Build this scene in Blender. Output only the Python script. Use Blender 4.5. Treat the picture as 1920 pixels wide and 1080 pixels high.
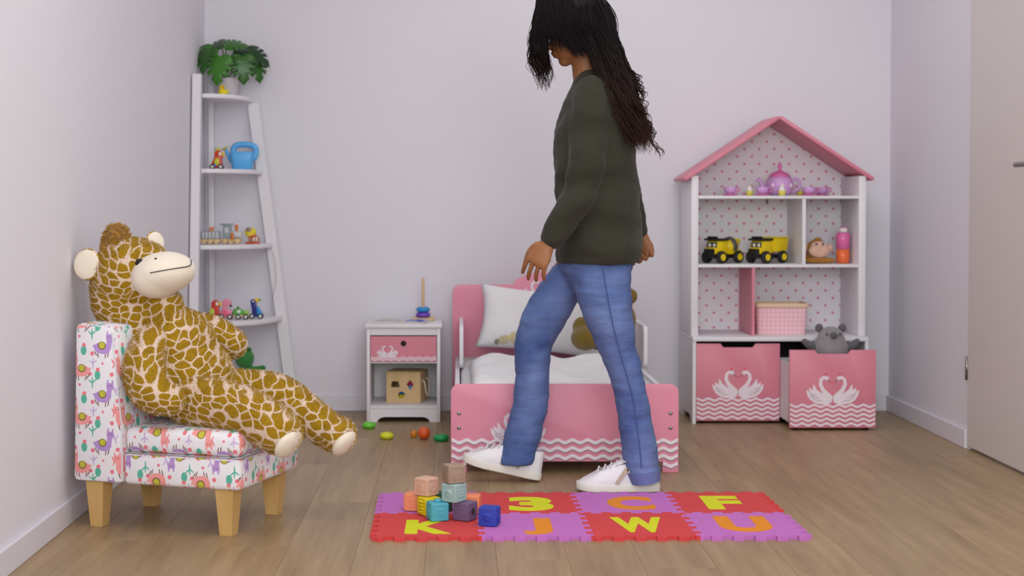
import bpy, bmesh, math, random
from math import sin, cos, pi, radians, tan, sqrt
from mathutils import Vector, Matrix, noise
from mathutils.geometry import tessellate_polygon
V = Vector
for o in list(bpy.data.objects): bpy.data.objects.remove(o, do_unlink=True)
SC = bpy.context.scene; COL = SC.collection
random.seed(7)

# ---------------------------------------------------------------- camera
F, VPX, HOR, TH, HC = 2800.0, 860.0, 385.0, radians(1.5), 0.92
CY = HOR + F*tan(TH)
cam = bpy.data.cameras.new('camera'); camo = bpy.data.objects.new('camera', cam); COL.objects.link(camo)
camo.location = (0, 0, HC); camo.rotation_euler = (pi/2 - TH, 0, 0)
cam.sensor_width = 36; cam.lens = 36*F/1920
cam.shift_x = (960 - VPX)/1920; cam.shift_y = -(540 - CY)/1920
cam.clip_start = .05; cam.clip_end = 60
cam.dof.use_dof = True; cam.dof.focus_distance = 4.5; cam.dof.aperture_fstop = 3.2
SC.camera = camo

# ---------------------------------------------------------------- world, lights, exposure
SC.view_settings.view_transform = 'Standard'; SC.view_settings.look = 'None'
SC.view_settings.gamma = 1; SC.view_settings.use_curve_mapping = False
SC.view_settings.exposure = 0.0
w = bpy.data.worlds.new('world'); SC.world = w; w.use_nodes = True
w.node_tree.nodes['Background'].inputs[0].default_value = (.94, .98, 1.0, 1)
w.node_tree.nodes['Background'].inputs[1].default_value = 0.72
def area(name, loc, target, sx, sy, power, col):
    l = bpy.data.lights.new(name, 'AREA'); l.shape = 'RECTANGLE'; l.size = sx; l.size_y = sy
    l.energy = power; l.color = col
    o = bpy.data.objects.new(name, l); COL.objects.link(o); o.location = loc
    o.rotation_euler = (V(target) - V(loc)).to_track_quat('-Z', 'Y').to_euler()
area('ceiling_panel_light', (.4, 3.4, 2.56), (.4, 3.4, 0), 1.8, 1.8, 26, (.96, 1, .99))
area('ceiling_panel_light', (.6, 5.5, 2.56), (.6, 5.5, 0), 1.6, 1.0, 9, (.96, 1, .99))
area('window_light', (.45, -.9, 1.75), (.7, 6.6, .9), 2.4, 1.9, 107, (.96, 1, .99))

# ---------------------------------------------------------------- projection helpers (pixel -> place)
def at(px, py, Y):
    k = (CY - py)/F; c, s = cos(TH), sin(TH)
    dz = Y*(k*c - s)/(c + k*s)
    return V(((px - VPX)*(Y*c - dz*s)/F, Y, HC + dz))
def fl(px, py, z=0.0):
    k = (CY - py)/F; c, s = cos(TH), sin(TH); dz = z - HC
    Y = dz*(c + k*s)/(k*c - s)
    return V(((px - VPX)*(Y*c - dz*s)/F, Y, z))

# ---------------------------------------------------------------- materials
def lin(c):
    r = []
    for v in c[:3]:
        v = v/255.0
        r.append(v/12.92 if v <= .04045 else ((v + .055)/1.055)**2.4)
    return (r[0], r[1], r[2], 1.0)
MATS = {}
class NT:
    def __init__(s, name):
        s.m = bpy.data.materials.new(name); s.m.use_nodes = True
        s.t = s.m.node_tree; s.n = s.t.nodes; s.b = s.n['Principled BSDF']
    def node(s, typ, **kw):
        n = s.n.new(typ)
        for k, v in kw.items(): setattr(n, k, v)
        return n
    def link(s, a, b): s.t.links.new(a, b)
    def coord(s, which='Object'): return s.node('ShaderNodeTexCoord').outputs[which]
    def math(s, op, a, b=None, c=None):
        n = s.node('ShaderNodeMath', operation=op)
        for i, v in enumerate((a, b, c)):
            if v is None: continue
            if isinstance(v, (int, float)): n.inputs[i].default_value = v
            else: s.link(v, n.inputs[i])
        return n.outputs[0]
    def vmath(s, op, a, b=None, c=None):
        n = s.node('ShaderNodeVectorMath', operation=op)
        for i, v in enumerate((a, b, c)):
            if v is None: continue
            if isinstance(v, (tuple, list, Vector)): n.inputs[i].default_value = v
            else: s.link(v, n.inputs[i])
        return n.outputs['Value'] if op in ('LENGTH', 'DOT_PRODUCT', 'DISTANCE') else n.outputs[0]
    def mix(s, fac, a, b):
        n = s.node('ShaderNodeMix', data_type='RGBA')
        for i, v in ((0, fac), (6, a), (7, b)):
            if isinstance(v, (int, float)): n.inputs[i].default_value = v
            elif isinstance(v, tuple): n.inputs[i].default_value = v
            else: s.link(v, n.inputs[i])
        return n.outputs[2]
    def noise(s, scale, detail=3, vec=None, rough=.5):
        n = s.node('ShaderNodeTexNoise'); n.inputs['Scale'].default_value = scale
        n.inputs['Detail'].default_value = detail; n.inputs['Roughness'].default_value = rough
        s.link(vec if vec is not None else s.coord(), n.inputs['Vector']); return n.outputs[0]
    def bump(s, h, strength, dist=.002):
        n = s.node('ShaderNodeBump'); n.inputs['Strength'].default_value = strength; n.inputs['Distance'].default_value = dist
        s.link(h, n.inputs['Height']); s.link(n.outputs[0], s.b.inputs['Normal'])
    def ell(s, p, cx, cy, rx, ry, rot=0):       # <1 inside a turned ellipse
        m = s.node('ShaderNodeMapping', vector_type='TEXTURE')
        m.inputs['Location'].default_value = (cx, cy, 0); m.inputs['Rotation'].default_value = (0, 0, radians(rot)); m.inputs['Scale'].default_value = (rx, ry, 1)
        s.link(p, m.inputs['Vector']); return s.vmath('LENGTH', m.outputs[0])
    def rect(s, p, cx, cy, rx, ry, rot=0):
        m = s.node('ShaderNodeMapping', vector_type='TEXTURE')
        m.inputs['Location'].default_value = (cx, cy, 0); m.inputs['Rotation'].default_value = (0, 0, radians(rot)); m.inputs['Scale'].default_value = (rx, ry, 1)
        s.link(p, m.inputs['Vector']); a = s.vmath('ABSOLUTE', m.outputs[0])
        q = s.node('ShaderNodeSeparateXYZ'); s.link(a, q.inputs[0]); return s.math('MAXIMUM', q.outputs[0], q.outputs[1])
    def union(s, l):
        r = l[0]
        for k in l[1:]: r = s.math('MINIMUM', r, k)
        return r
    def inside(s, d): return s.math('LESS_THAN', d, 1.0)
    def flat(s, vec, ax=(0, 1)):
        q = s.node('ShaderNodeSeparateXYZ'); s.link(vec, q.inputs[0])
        c = s.node('ShaderNodeCombineXYZ'); s.link(q.outputs[ax[0]], c.inputs[0]); s.link(q.outputs[ax[1]], c.inputs[1]); return c.outputs[0]
def mat(name, col, rough=.5, var=.06, scale=8, bump=0, bscale=120, metal=0, sheen=0, trans=0, coat=0, alpha=None):
    if name in MATS: return MATS[name]
    t = NT(name); c = lin(col)
    f = t.noise(scale, 4)
    d = tuple(max(0, x*(1 - var)) for x in c[:3]) + (1,); l = tuple(min(1, x*(1 + var)) for x in c[:3]) + (1,)
    t.link(t.mix(f, d, l), t.b.inputs['Base Color'])
    t.b.inputs['Roughness'].default_value = rough; t.b.inputs['Metallic'].default_value = metal
    if sheen: t.b.inputs['Sheen Weight'].default_value = sheen; t.b.inputs['Sheen Roughness'].default_value = .6
    if trans: t.b.inputs['Transmission Weight'].default_value = trans
    if coat: t.b.inputs['Coat Weight'].default_value = coat
    if bump: t.bump(t.noise(bscale, 3), bump)
    MATS[name] = t.m; return t.m
def shiny(name, col, rough=.3): return mat(name, col, rough, .03)

# ---------------------------------------------------------------- mesh building
class B:
    def __init__(s): s.bm = bmesh.new()
    def _put(s, vs, fs):
        vv = [s.bm.verts.new(v) for v in vs]
        for f in fs:
            try: s.bm.faces.new([vv[i] for i in f])
            except ValueError: pass
        return s
    def box(s, lo, hi, r=0, seg=2, M=None):
        b = bmesh.new(); bmesh.ops.create_cube(b, size=1)
        lo, hi = V(lo), V(hi); c = (lo + hi)/2; d = hi - lo
        for v in b.verts: v.co = V((c.x + v.co.x*d.x, c.y + v.co.y*d.y, c.z + v.co.z*d.z))
        if r: bmesh.ops.bevel(b, geom=b.edges[:], offset=min(r, min(d)*.49), segments=seg, profile=.5, affect='EDGES')
        return s._merge(b, M)
    def _merge(s, b, M=None):
        if M is not None: bmesh.ops.transform(b, matrix=M, verts=b.verts)
        bmesh.ops.recalc_face_normals(b, faces=b.faces[:])
        me = bpy.data.meshes.new('t'); b.to_mesh(me); b.free(); s.bm.from_mesh(me); bpy.data.meshes.remove(me); return s
    def ell(s, c, r, rot=None, n=16):
        b = bmesh.new(); bmesh.ops.create_uvsphere(b, u_segments=n, v_segments=max(6, n*2//3), radius=1)
        if isinstance(r, (int, float)): r = (r, r, r)
        M = Matrix.Translation(V(c)) @ (rot.to_4x4() if rot is not None else Matrix()) @ Matrix.Diagonal((r[0], r[1], r[2], 1))
        return s._merge(b, M)
    def loft(s, rings, cap=True):
        b = bmesh.new(); n = len(rings[0]); R = [[b.verts.new(p) for p in r] for r in rings]
        for a, c in zip(R, R[1:]):
            for i in range(n): b.faces.new((a[i], a[(i+1) % n], c[(i+1) % n], c[i]))
        if cap: b.faces.new(R[0][::-1]); b.faces.new(R[-1])
        return s._merge(b)
    def tube(s, pts, rad, n=10, sub=1, round_ends=True, flat=None):
        pts = [V(p) for p in pts]
        if isinstance(rad, (int, float)): rad = [rad]*len(pts)
        if sub > 1 and len(pts) > 1: pts, rad = spline(pts, rad, sub)
        if round_ends and len(pts) > 1:
            d0 = (pts[0] - pts[1]).normalized(); d1 = (pts[-1] - pts[-2]).normalized(); a, z, ra, rz = pts[0], pts[-1], rad[0], rad[-1]
            h = [(1.0, .05), (.93, .38), (.71, .71), (.38, .92)]
            pts = [a + d0*ra*x for x, y in h] + pts + [z + d1*rz*x for x, y in h[::-1]]
            rad = [ra*y for x, y in h] + list(rad) + [rz*y for x, y in h[::-1]]
        rings = []; prev = None
        for i, p in enumerate(pts):
            t = (pts[min(i+1, len(pts)-1)] - pts[max(i-1, 0)]).normalized()
            if prev is None: u = t.orthogonal().normalized()
            else: u = prev - t*prev.dot(t); u = u.normalized() if u.length > 1e-6 else t.orthogonal().normalized()
            prev = u; v = t.cross(u)
            rings.append([p + (u*cos(2*pi*k/n) + v*sin(2*pi*k/n))*rad[i] for k in range(n)])
        return s.loft(rings)
    def cyl(s, a, b, r0, r1=None, n=20, bev=0):
        a, b = V(a), V(b); r1 = r0 if r1 is None else r1
        if not bev: return s.tube([a, b], [r0, r1], n, 1, False)
        d = (b - a).normalized()
        return s.tube([a, a + d*bev*.3, a + d*bev, b - d*bev, b - d*bev*.3, b], [r0 - bev, r0 - bev*.3, r0, r1, r1 - bev*.3, r1 - bev], n, 1, False)
    def lathe(s, prof, c=(0, 0, 0), n=24, M=None):
        b = bmesh.new(); rings = []
        for r, z in prof: rings.append([b.verts.new((max(r, 1e-4)*cos(2*pi*k/n), max(r, 1e-4)*sin(2*pi*k/n), z)) for k in range(n)])
        for a, q in zip(rings, rings[1:]):
            for i in range(n): b.faces.new((a[i], a[(i+1) % n], q[(i+1) % n], q[i]))
        b.faces.new(rings[0][::-1]); b.faces.new(rings[-1])
        return s._merge(b, (Matrix.Translation(V(c)) if M is None else M))
    def prism(s, poly, t, o=(0, 0, 0), u=(1, 0, 0), v=(0, 0, 1), holes=(), bev=0):
        o, u, v = V(o), V(u), V(v); w = u.cross(v).normalized()
        b = bmesh.new(); loops = [list(poly)] + [list(h) for h in holes]
        flatp = [p for l in loops for p in l]
        lo = [b.verts.new(o + u*p[0] + v*p[1]) for p in flatp]; hi = [b.verts.new(o + u*p[0] + v*p[1] + w*t) for p in flatp]
        if holes:
            tri = tessellate_polygon([[V((p[0], p[1], 0)) for p in l] for l in loops])
            for a in tri:
                try: b.faces.new([lo[i] for i in a]); b.faces.new([hi[i] for i in a])
                except ValueError: pass
        else: b.faces.new(lo); b.faces.new(hi)
        k = 0
        for l in loops:
            n = len(l)
            for i in range(n): b.faces.new((lo[k+i], lo[k+(i+1) % n], hi[k+(i+1) % n], hi[k+i]))
            k += n
        bmesh.ops.recalc_face_normals(b, faces=b.faces[:])
        if bev:
            es = [e for e in b.edges if len(e.link_faces) == 2 and e.calc_face_angle(0) > .9]
            bmesh.ops.bevel(b, geom=es, offset=bev, segments=2, profile=.5, affect='EDGES', clamp_overlap=True)
        return s._merge(b)
    def puff(s, lx, ly, h, M, n=24, ex=4, pinch=.0, lump=0, low=1.0, seed=0, fs=6):
        vs, fs_ = [], []
        for side in (1, -1):
            for j in range(n+1):
                for i in range(n+1):
                    u, q = 2*i/n - 1, 2*j/n - 1
                    f = max(0, (1 - abs(u)**ex)*(1 - abs(q)**ex))**.5
                    x = lx/2*u*(1 - pinch*(1 - q*q)); y = ly/2*q*(1 - pinch*(1 - u*u))
                    z = h/2*f*(1 if side > 0 else -low)
                    z += (lump if side > 0 else 0)*f*noise.noise(V((x*fs + seed, y*fs, side*3.1 + seed)))
                    vs.append(M @ V((x, y, z)))
            k = 0 if side > 0 else (n+1)**2
            for j in range(n):
                for i in range(n):
                    a = k + j*(n+1) + i; f = (a, a+1, a+n+2, a+n+1); fs_.append(f if side > 0 else f[::-1])
        s._put(vs, fs_); bmesh.ops.remove_doubles(s.bm, verts=s.bm.verts[:], dist=1e-6); return s
    def xf(s, M): bmesh.ops.transform(s.bm, matrix=M, verts=s.bm.verts); return s
def spline(pts, rad, sub):
    P, R = [], []
    for i in range(len(pts)-1):
        p0, p1, p2, p3 = pts[max(i-1, 0)], pts[i], pts[i+1], pts[min(i+2, len(pts)-1)]
        for k in range(sub):
            t = k/sub
            P.append(.5*((2*p1) + (p2-p0)*t + (2*p0-5*p1+4*p2-p3)*t*t + (3*p1-p0-3*p2+p3)*t**3)); R.append(rad[i]*(1-t) + rad[i+1]*t)
    P.append(pts[-1]); R.append(rad[-1]); return P, R
def ring(c, a, b, n=28, e=2.0):
    c, a, b = V(c), V(a), V(b); r = []
    for k in range(n):
        t = 2*pi*k/n; x, y = cos(t), sin(t)
        r.append(c + a*math.copysign(abs(x)**(2/e), x) + b*math.copysign(abs(y)**(2/e), y))
    return r
def boxuv(me, flip=1, off=(0, 0)):
    uv = me.uv_layers.new(name='UVMap')
    for p in me.polygons:
        n = p.normal; ax = max(range(3), key=lambda i: abs(n[i]))
        for li in p.loop_indices:
            c = me.vertices[me.loops[li].vertex_index].co
            q = (c.y*flip, c.z*flip) if ax == 0 else (c.x*flip, c.z*flip) if ax == 1 else (c.x*flip, c.y*flip)
            uv.data[li].uv = (q[0] + off[0], q[1] + off[1])
def tag(o, label, cat, group=None):
    o['label'] = label; o['category'] = cat
    if group: o['group'] = group
    return o
def finish(b, name, m, smooth):
    me = bpy.data.meshes.new(name)
    if isinstance(b, B): b.bm.to_mesh(me); b.bm.free()
    else: me = b
    me.materials.clear(); me.materials.append(m)
    if smooth is True: me.polygons.foreach_set('use_smooth', [True]*len(me.polygons))
    elif smooth:
        me.polygons.foreach_set('use_smooth', [True]*len(me.polygons)); me.set_sharp_from_angle(angle=radians(smooth))
    return me
def part(name, b, m, parent, smooth=35, world=False, label=None):
    me = finish(b, name, m, smooth)
    if world: me.transform(mw(parent).inverted())
    o = bpy.data.objects.new(name, me); COL.objects.link(o); o.parent = parent
    if label: o['label'] = label
    return o
def wobble(me, f):
    n = [v.normal.copy() for v in me.vertices]
    for v, k in zip(me.vertices, n): v.co += k*f(v.co.copy())
def mw(o):
    M = o.matrix_basis.copy()
    return mw(o.parent) @ M if o.parent else M
def thing(name, label, cat, loc=(0, 0, 0), rz=0, group=None):
    o = bpy.data.objects.new(name, None); COL.objects.link(o); o.empty_display_size = .05
    o.location = loc; o.rotation_euler = (0, 0, rz); return tag(o, label, cat, group)
def solo(name, label, cat, b, m, loc=(0, 0, 0), rz=0, group=None, smooth=35, world=False):
    me = finish(b, name, m, smooth); o = bpy.data.objects.new(name, me); COL.objects.link(o)
    o.location = loc; o.rotation_euler = (0, 0, rz)
    if world: me.transform(mw(o).inverted())
    return tag(o, label, cat, group)
def struct(name, b, m, smooth=None):
    me = finish(b, name, m, smooth); o = bpy.data.objects.new(name, me); COL.objects.link(o); o['kind'] = 'structure'; return o
def blob(b, voxel, smooth=6):           # union of closed shapes as one continuous surface
    me = bpy.data.meshes.new('t'); b.bm.to_mesh(me); b.bm.free()
    o = bpy.data.objects.new('t', me); COL.objects.link(o)
    r = o.modifiers.new('r', 'REMESH'); r.mode = 'VOXEL'; r.voxel_size = voxel; r.use_smooth_shade = True
    if smooth: k = o.modifiers.new('s', 'SMOOTH'); k.iterations = smooth; k.factor = .5
    dg = bpy.context.evaluated_depsgraph_get(); out = bpy.data.meshes.new_from_object(o.evaluated_get(dg))
    bpy.data.objects.remove(o, do_unlink=True); bpy.data.meshes.remove(me); return out
def text_mesh(ch, w, h, depth, bold=.02):   # lettering lying in xy, centred, as a mesh
    cu = bpy.data.curves.new('t', 'FONT'); cu.body = ch; cu.extrude = .01; cu.offset = bold; cu.resolution_u = 6
    o = bpy.data.objects.new('t', cu); COL.objects.link(o)
    dg = bpy.context.evaluated_depsgraph_get(); me = bpy.data.meshes.new_from_object(o.evaluated_get(dg))
    bpy.data.objects.remove(o, do_unlink=True); bpy.data.curves.remove(cu)
    xs = [v.co.x for v in me.vertices]; ys = [v.co.y for v in me.vertices]
    cx, cy, sx, sy = (min(xs)+max(xs))/2, (min(ys)+max(ys))/2, max(xs)-min(xs), max(ys)-min(ys)
    for v in me.vertices: v.co = V(((v.co.x-cx)/sx*w, (v.co.y-cy)/sy*h, depth if v.co.z > 0 else 0))
    return me
def disc(cx, cy, rx, ry=None, n=20):
    ry = rx if ry is None else ry
    return [(cx + rx*cos(2*pi*k/n), cy + ry*sin(2*pi*k/n)) for k in range(n)]
def rrect(x0, y0, x1, y1, r, n=6):
    P = []
    for cx, cy, a0 in ((x1-r, y0+r, -90), (x1-r, y1-r, 0), (x0+r, y1-r, 90), (x0+r, y0+r, 180)):
        for k in range(n+1): a = radians(a0 + 90*k/n); P.append((cx + r*cos(a), cy + r*sin(a)))
    return P
def ribbon(pts, wd):
    L, R = [], []
    for i, p in enumerate(pts):
        a, b = pts[max(i-1, 0)], pts[min(i+1, len(pts)-1)]; t = V((b[0]-a[0], b[1]-a[1])).normalized()
        k = wd[i] if isinstance(wd, (list, tuple)) else wd
        L.append((p[0] - t.y*k/2, p[1] + t.x*k/2)); R.append((p[0] + t.y*k/2, p[1] - t.x*k/2))
    return L + R[::-1]
# ================================================================ THE ROOM
XL, XR, YB, ZC = -1.13, 1.925, 6.67, 2.6
wallm = mat('wall_paint', (226, 222, 230), .85, .012, 1.5, .08, 300)
ceilm = mat('ceiling_paint', (232, 228, 230), .9, .01)
basem = mat('baseboard_paint', (222, 217, 226), .5, .015)
struct('wall_back', B().box((XL-.1, YB, 0), (XR+.1, YB+.1, ZC)), wallm)
struct('wall_left', B().box((XL-.1, -1, 0), (XL, YB, ZC)), wallm)
DY0, DY1 = 4.06, 5.62                      # door opening in the right wall
wr = B().box((XR, DY1, 0), (XR+.1, YB, ZC)).box((XR, 3.0, 0), (XR+.1, DY0, ZC)).box((XR, DY0, 2.2), (XR+.1, DY1, ZC))
struct('wall_right', wr, wallm)
struct('ceiling', B().box((XL-.1, -1, ZC), (XR+.1, YB+.1, ZC+.1)), ceilm)
BH = .072
struct('baseboard_back', B().box((XL+.012, YB-.012, 0), (XR-.012, YB, BH), .003), basem)
struct('baseboard_left', B().box((XL, -1, 0), (XL+.012, YB-.012, BH), .003), basem)
struct('baseboard_right', B().box((XR-.012, DY1+.005, 0), (XR, YB, BH), .003), basem)
doorm = mat('door_laminate', (214, 205, 203), .45, .012, 3)
dr = struct('door_1', B().box((XR-.006, DY0+.006, .012), (XR+.036, DY1-.004, 2.19), .002), doorm)
steel = mat('brushed_steel', (150, 146, 142), .3, .04, 40, metal=1)
hp = at(1905, 309, 5.02)
hb = B().cyl((XR-.006, 4.92, hp.z), (XR-.012, 4.92, hp.z), .026, bev=.002).cyl((XR-.01, 4.92, hp.z), (XR-.055, 4.92, hp.z), .009)
hb.tube([(XR-.052, 4.92, hp.z), (XR-.055, 4.94, hp.z), (XR-.055, 5.02, hp.z)], .009, 12, 3)
part('door_handle', hb, steel, dr, True, label='brushed steel lever handle')
hz = at(1797, 690, DY1)
part('hinge', B().cyl((XR-.008, DY1, hz.z-.045), (XR-.008, DY1, hz.z+.045), .006, n=12), steel, dr, True)

# floor: slab and separate planks running away from the camera
slab = mat('floor_underlay', (70, 58, 48), .9)
floor = struct('floor', B().box((XL-.1, -1, -.06), (XR+.1, YB+.1, -.012)), slab)
t = NT('oak_vinyl_plank')
oi = t.node('ShaderNodeObjectInfo'); oc = t.coord()
off = t.node('ShaderNodeCombineXYZ'); t.link(t.math('MULTIPLY', oi.outputs['Random'], 40.0), off.inputs[0]); t.link(t.math('MULTIPLY', oi.outputs['Random'], 17.0), off.inputs[1])
pv = t.vmath('ADD', oc, off.outputs[0])
g1 = t.noise(1, 6, t.vmath('MULTIPLY', pv, (26, 1.6, 1)), .6); g2 = t.noise(1, 4, t.vmath('MULTIPLY', pv, (6, .9, 1)), .55); g3 = t.noise(1, 3, t.vmath('MULTIPLY', pv, (90, 3, 1)))
ramp = t.node('ShaderNodeValToRGB'); cr = ramp.color_ramp
cr.elements[0].position = .28; cr.elements[0].color = lin((126, 100, 71)); cr.elements[1].position = .75; cr.elements[1].color = lin((184, 157, 122))
e = cr.elements.new(.5); e.color = lin((157, 130, 97))
t.link(t.math('ADD', t.math('MULTIPLY', g1, .45), t.math('ADD', t.math('MULTIPLY', g2, .4), t.math('MULTIPLY', g3, .15))), ramp.inputs[0])
hsv = t.node('ShaderNodeHueSaturation'); t.link(ramp.outputs[0], hsv.inputs['Color'])
t.link(t.math('ADD', t.math('MULTIPLY', oi.outputs['Random'], .10), .97), hsv.inputs['Value'])
t.link(hsv.outputs[0], t.b.inputs['Base Color']); t.b.inputs['Roughness'].default_value = .42
t.bump(g3, .12, .001); plankm = t.m
PW, PL = .186, 1.28
pm = finish(B().box((-PW/2+.0002, -PL/2+.0002, -.012), (PW/2-.0002, PL/2-.0002, 0), .0005, 1), 'plank', plankm, None)
nx = int((XR-XL)/PW) + 2
for i in range(nx):
    x = XL + .02 + PW*i
    if x - PW/2 > XR: continue
    y = -1 + (i*.47 % 1)*PL
    while y - PL/2 < YB:
        if y + PL/2 > .2:
            o = bpy.data.objects.new('plank', pm); COL.objects.link(o); o.parent = floor; o.location = (x, y, 0)
        y += PL

# ================================================================ PRINTED FABRIC AND OTHER SPECIAL MATERIALS
def llama_fabric():
    t = NT('llama_print_fabric'); T = .138
    uv = t.vmath('MULTIPLY', t.coord('UV'), (1, 1, 0))
    def cell(cx, cy, k=1):
        p = t.vmath('SUBTRACT', uv, (cx*T, cy*T, 0))
        n = t.node('ShaderNodeVectorMath', operation='WRAP'); t.link(p, n.inputs[0])
        n.inputs[1].default_value = (T/2, T/2, 1); n.inputs[2].default_value = (-T/2, -T/2, -1)
        return t.vmath('MULTIPLY', n.outputs[0], (80*k, 80, 0))
    col = lin((238, 233, 238))
    def lay(d, c):
        nonlocal col
        col = t.mix(t.inside(d), col, lin(c))
    def sprig(cx, cy, c, s=1, rot=0):
        p = cell(cx, cy)
        lay(t.union([t.ell(p, 0, 0, .18*s, 1.3*s, rot), t.ell(p, .45*s, .35*s, .16*s, .7*s, rot-50), t.ell(p, -.45*s, .2*s, .16*s, .7*s, rot+50)]), c)
    def llama(cx, cy, c, k):
        p = cell(cx, cy, k)
        lay(t.union([t.ell(p, -1.2, -1.9, .13, .8, 15), t.ell(p, -.5, -2.1, .13, .8, 10), t.ell(p, 1.4, -2.0, .13, .8, -15), t.ell(p, 2.0, -1.7, .13, .8, -30)]), (120, 84, 60))
        lay(t.union([t.ell(p, .35, -.55, 2.1, 1.25, 8), t.ell(p, 2.3, -.1, .5, .3, 30), t.rect(p, -1.45, .9, .62, 1.7, 6), t.rect(p, -1.65, 2.1, .9, .62), t.rect(p, -2.3, 2.95, .2, .42), t.rect(p, -1.1, 2.95, .2, .42)]), c)
        lay(t.ell(p, .35, .1, 1.0, .92), (110, 84, 50)); lay(t.ell(p, .35, .15, .78, .74), (200, 190, 60))
        lay(t.union([t.ell(p, -2.05, 2.1, .13, .13), t.ell(p, -1.35, 2.1, .13, .13)]), (110, 70, 70))
    def cactus(cx, cy):
        p = cell(cx, cy); lay(t.ell(p, 0, 0, .75, 1.1), (92, 182, 160)); lay(t.ell(p, .1, 1.25, .5, .45), (240, 120, 130))
    sprig(.52, .42, (205, 176, 222), 1); sprig(.02, .88, (205, 176, 222), 1, 20); sprig(.5, .02, (92, 182, 160), 1.05); sprig(.02, .44, (240, 130, 135), 1.1, -25)
    cactus(.62, .18); cactus(.3, .68)
    for x, y, r in ((.08, .66, .5), (.45, .2, .45), (.5, .62, .5), (.95, .2, .5), (.74, .42, .3), (.2, .97, .35)):
        lay(t.ell(cell(x, y), 0, 0, r, r), (238, 120, 140))
    llama(.22, .3, (244, 158, 156), 1); llama(.76, .78, (184, 146, 208), -1)
    t.link(col, t.b.inputs['Base Color']); t.b.inputs['Roughness'].default_value = .9; t.b.inputs['Sheen Weight'].default_value = .2
    t.bump(t.noise(700, 2), .15, .001); return t.m
def giraffe_fur():
    t = NT('giraffe_plush'); c = t.coord()
    nz = t.node('ShaderNodeTexNoise'); nz.inputs['Scale'].default_value = 11; t.link(c, nz.inputs['Vector'])
    p = t.vmath('ADD', c, t.vmath('MULTIPLY', t.vmath('SUBTRACT', nz.outputs['Color'], (.5, .5, .5)), (.05, .05, .05)))
    p = t.flat(p, (0, 2)); sy = t.node('ShaderNodeSeparateXYZ'); t.link(c, sy.inputs[0])
    sh = t.node('ShaderNodeCombineXYZ'); t.link(t.math('MULTIPLY', sy.outputs[1], .25), sh.inputs[0]); t.link(t.math('MULTIPLY', sy.outputs[1], -.45), sh.inputs[1])
    p = t.vmath('MULTIPLY', t.vmath('ADD', p, sh.outputs[0]), (1, 1.5, 1))
    def vor(f):
        v = t.node('ShaderNodeTexVoronoi', feature=f, voronoi_dimensions='2D'); v.inputs['Scale'].default_value = 31; v.inputs['Randomness'].default_value = .72; t.link(p, v.inputs['Vector']); return v.outputs[0]
    edge = vor('DISTANCE_TO_EDGE'); f1 = vor('F1')
    d = t.math('MINIMUM', t.math('SUBTRACT', edge, .06), t.math('MULTIPLY', t.math('SUBTRACT', .60, f1), .5))
    fz = t.noise(170, 3); r = t.node('ShaderNodeMapRange'); r.inputs[1].default_value = -.012; r.inputs[2].default_value = .03
    t.link(t.math('ADD', d, t.math('MULTIPLY', t.math('SUBTRACT', fz, .5), .07)), r.inputs[0])
    brown = t.mix(t.noise(30, 3), lin((146, 108, 10)), lin((180, 142, 28)))
    t.link(t.mix(r.outputs[0], lin((226, 200, 182)), brown), t.b.inputs['Base Color'])
    t.b.inputs['Roughness'].default_value = .95; t.b.inputs['Sheen Weight'].default_value = .12; t.b.inputs['Specular IOR Level'].default_value = .15
    t.bump(t.noise(260, 3), .4, .003); return t.m
def plush(name, col, sc=180): return mat(name, col, .95, .22, 40, .6, sc, sheen=.25)
def dotted_panel():
    t = NT('dotted_back_panel'); p = t.flat(t.coord(), (0, 2)); S = .066
    def grid(ox, oy):
        q = t.vmath('SUBTRACT', p, (ox, oy, 0)); n = t.node('ShaderNodeVectorMath', operation='WRAP'); t.link(q, n.inputs[0])
        n.inputs[1].default_value = (S/2, S/2, 1); n.inputs[2].default_value = (-S/2, -S/2, -1); return t.vmath('LENGTH', n.outputs[0])
    d = t.math('MINIMUM', grid(.01, .014), grid(.01+S/2, .014+S/2))
    t.link(t.mix(t.math('LESS_THAN', d, .006), lin((238, 232, 238)), lin((220, 132, 160))), t.b.inputs['Base Color'])
    t.b.inputs['Roughness'].default_value = .5; return t.m
def denim():
    t = NT('blue_denim'); n = t.noise(6, 4); f = t.noise(400, 2)
    nr = t.node('ShaderNodeMapRange'); nr.inputs[1].default_value = .3; nr.inputs[2].default_value = .7; t.link(n, nr.inputs[0])
    c = t.mix(nr.outputs[0], lin((66, 92, 154)), lin((124, 146, 198)))
    c = t.mix(t.math('MULTIPLY', f, .35), c, lin((54, 76, 134)))
    t.link(c, t.b.inputs['Base Color']); t.b.inputs['Roughness'].default_value = .85
    cr_ = t.noise(1, 4, t.vmath('MULTIPLY', t.coord(), (9, 9, 30)), .55)
    t.bump(t.math('ADD', t.math('MULTIPLY', cr_, .9), t.math('MULTIPLY', f, .2)), .7, .02); return t.m
def ringed_wood(name, a, b):
    t = NT(name); g = t.noise(1, 5, t.vmath('MULTIPLY', t.coord(), (40, 40, 5)))
    t.link(t.mix(g, lin(a), lin(b)), t.b.inputs['Base Color']); t.b.inputs['Roughness'].default_value = .5; return t.m
def basket_weave():
    t = NT('pink_basket_weave'); c = t.flat(t.coord(), (0, 2))
    ck = t.node('ShaderNodeTexChecker'); ck.inputs['Scale'].default_value = 75
    m = t.node('ShaderNodeMapping'); m.inputs['Rotation'].default_value = (0, 0, pi/4); t.link(c, m.inputs[0]); t.link(m.outputs[0], ck.inputs[0])
    ck.inputs[1].default_value = lin((250, 206, 213)); ck.inputs[2].default_value = lin((240, 184, 196))
    t.link(ck.outputs[0], t.b.inputs['Base Color']); t.b.inputs['Roughness'].default_value = .5; t.bump(ck.outputs[1], .4, .003); return t.m
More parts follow.
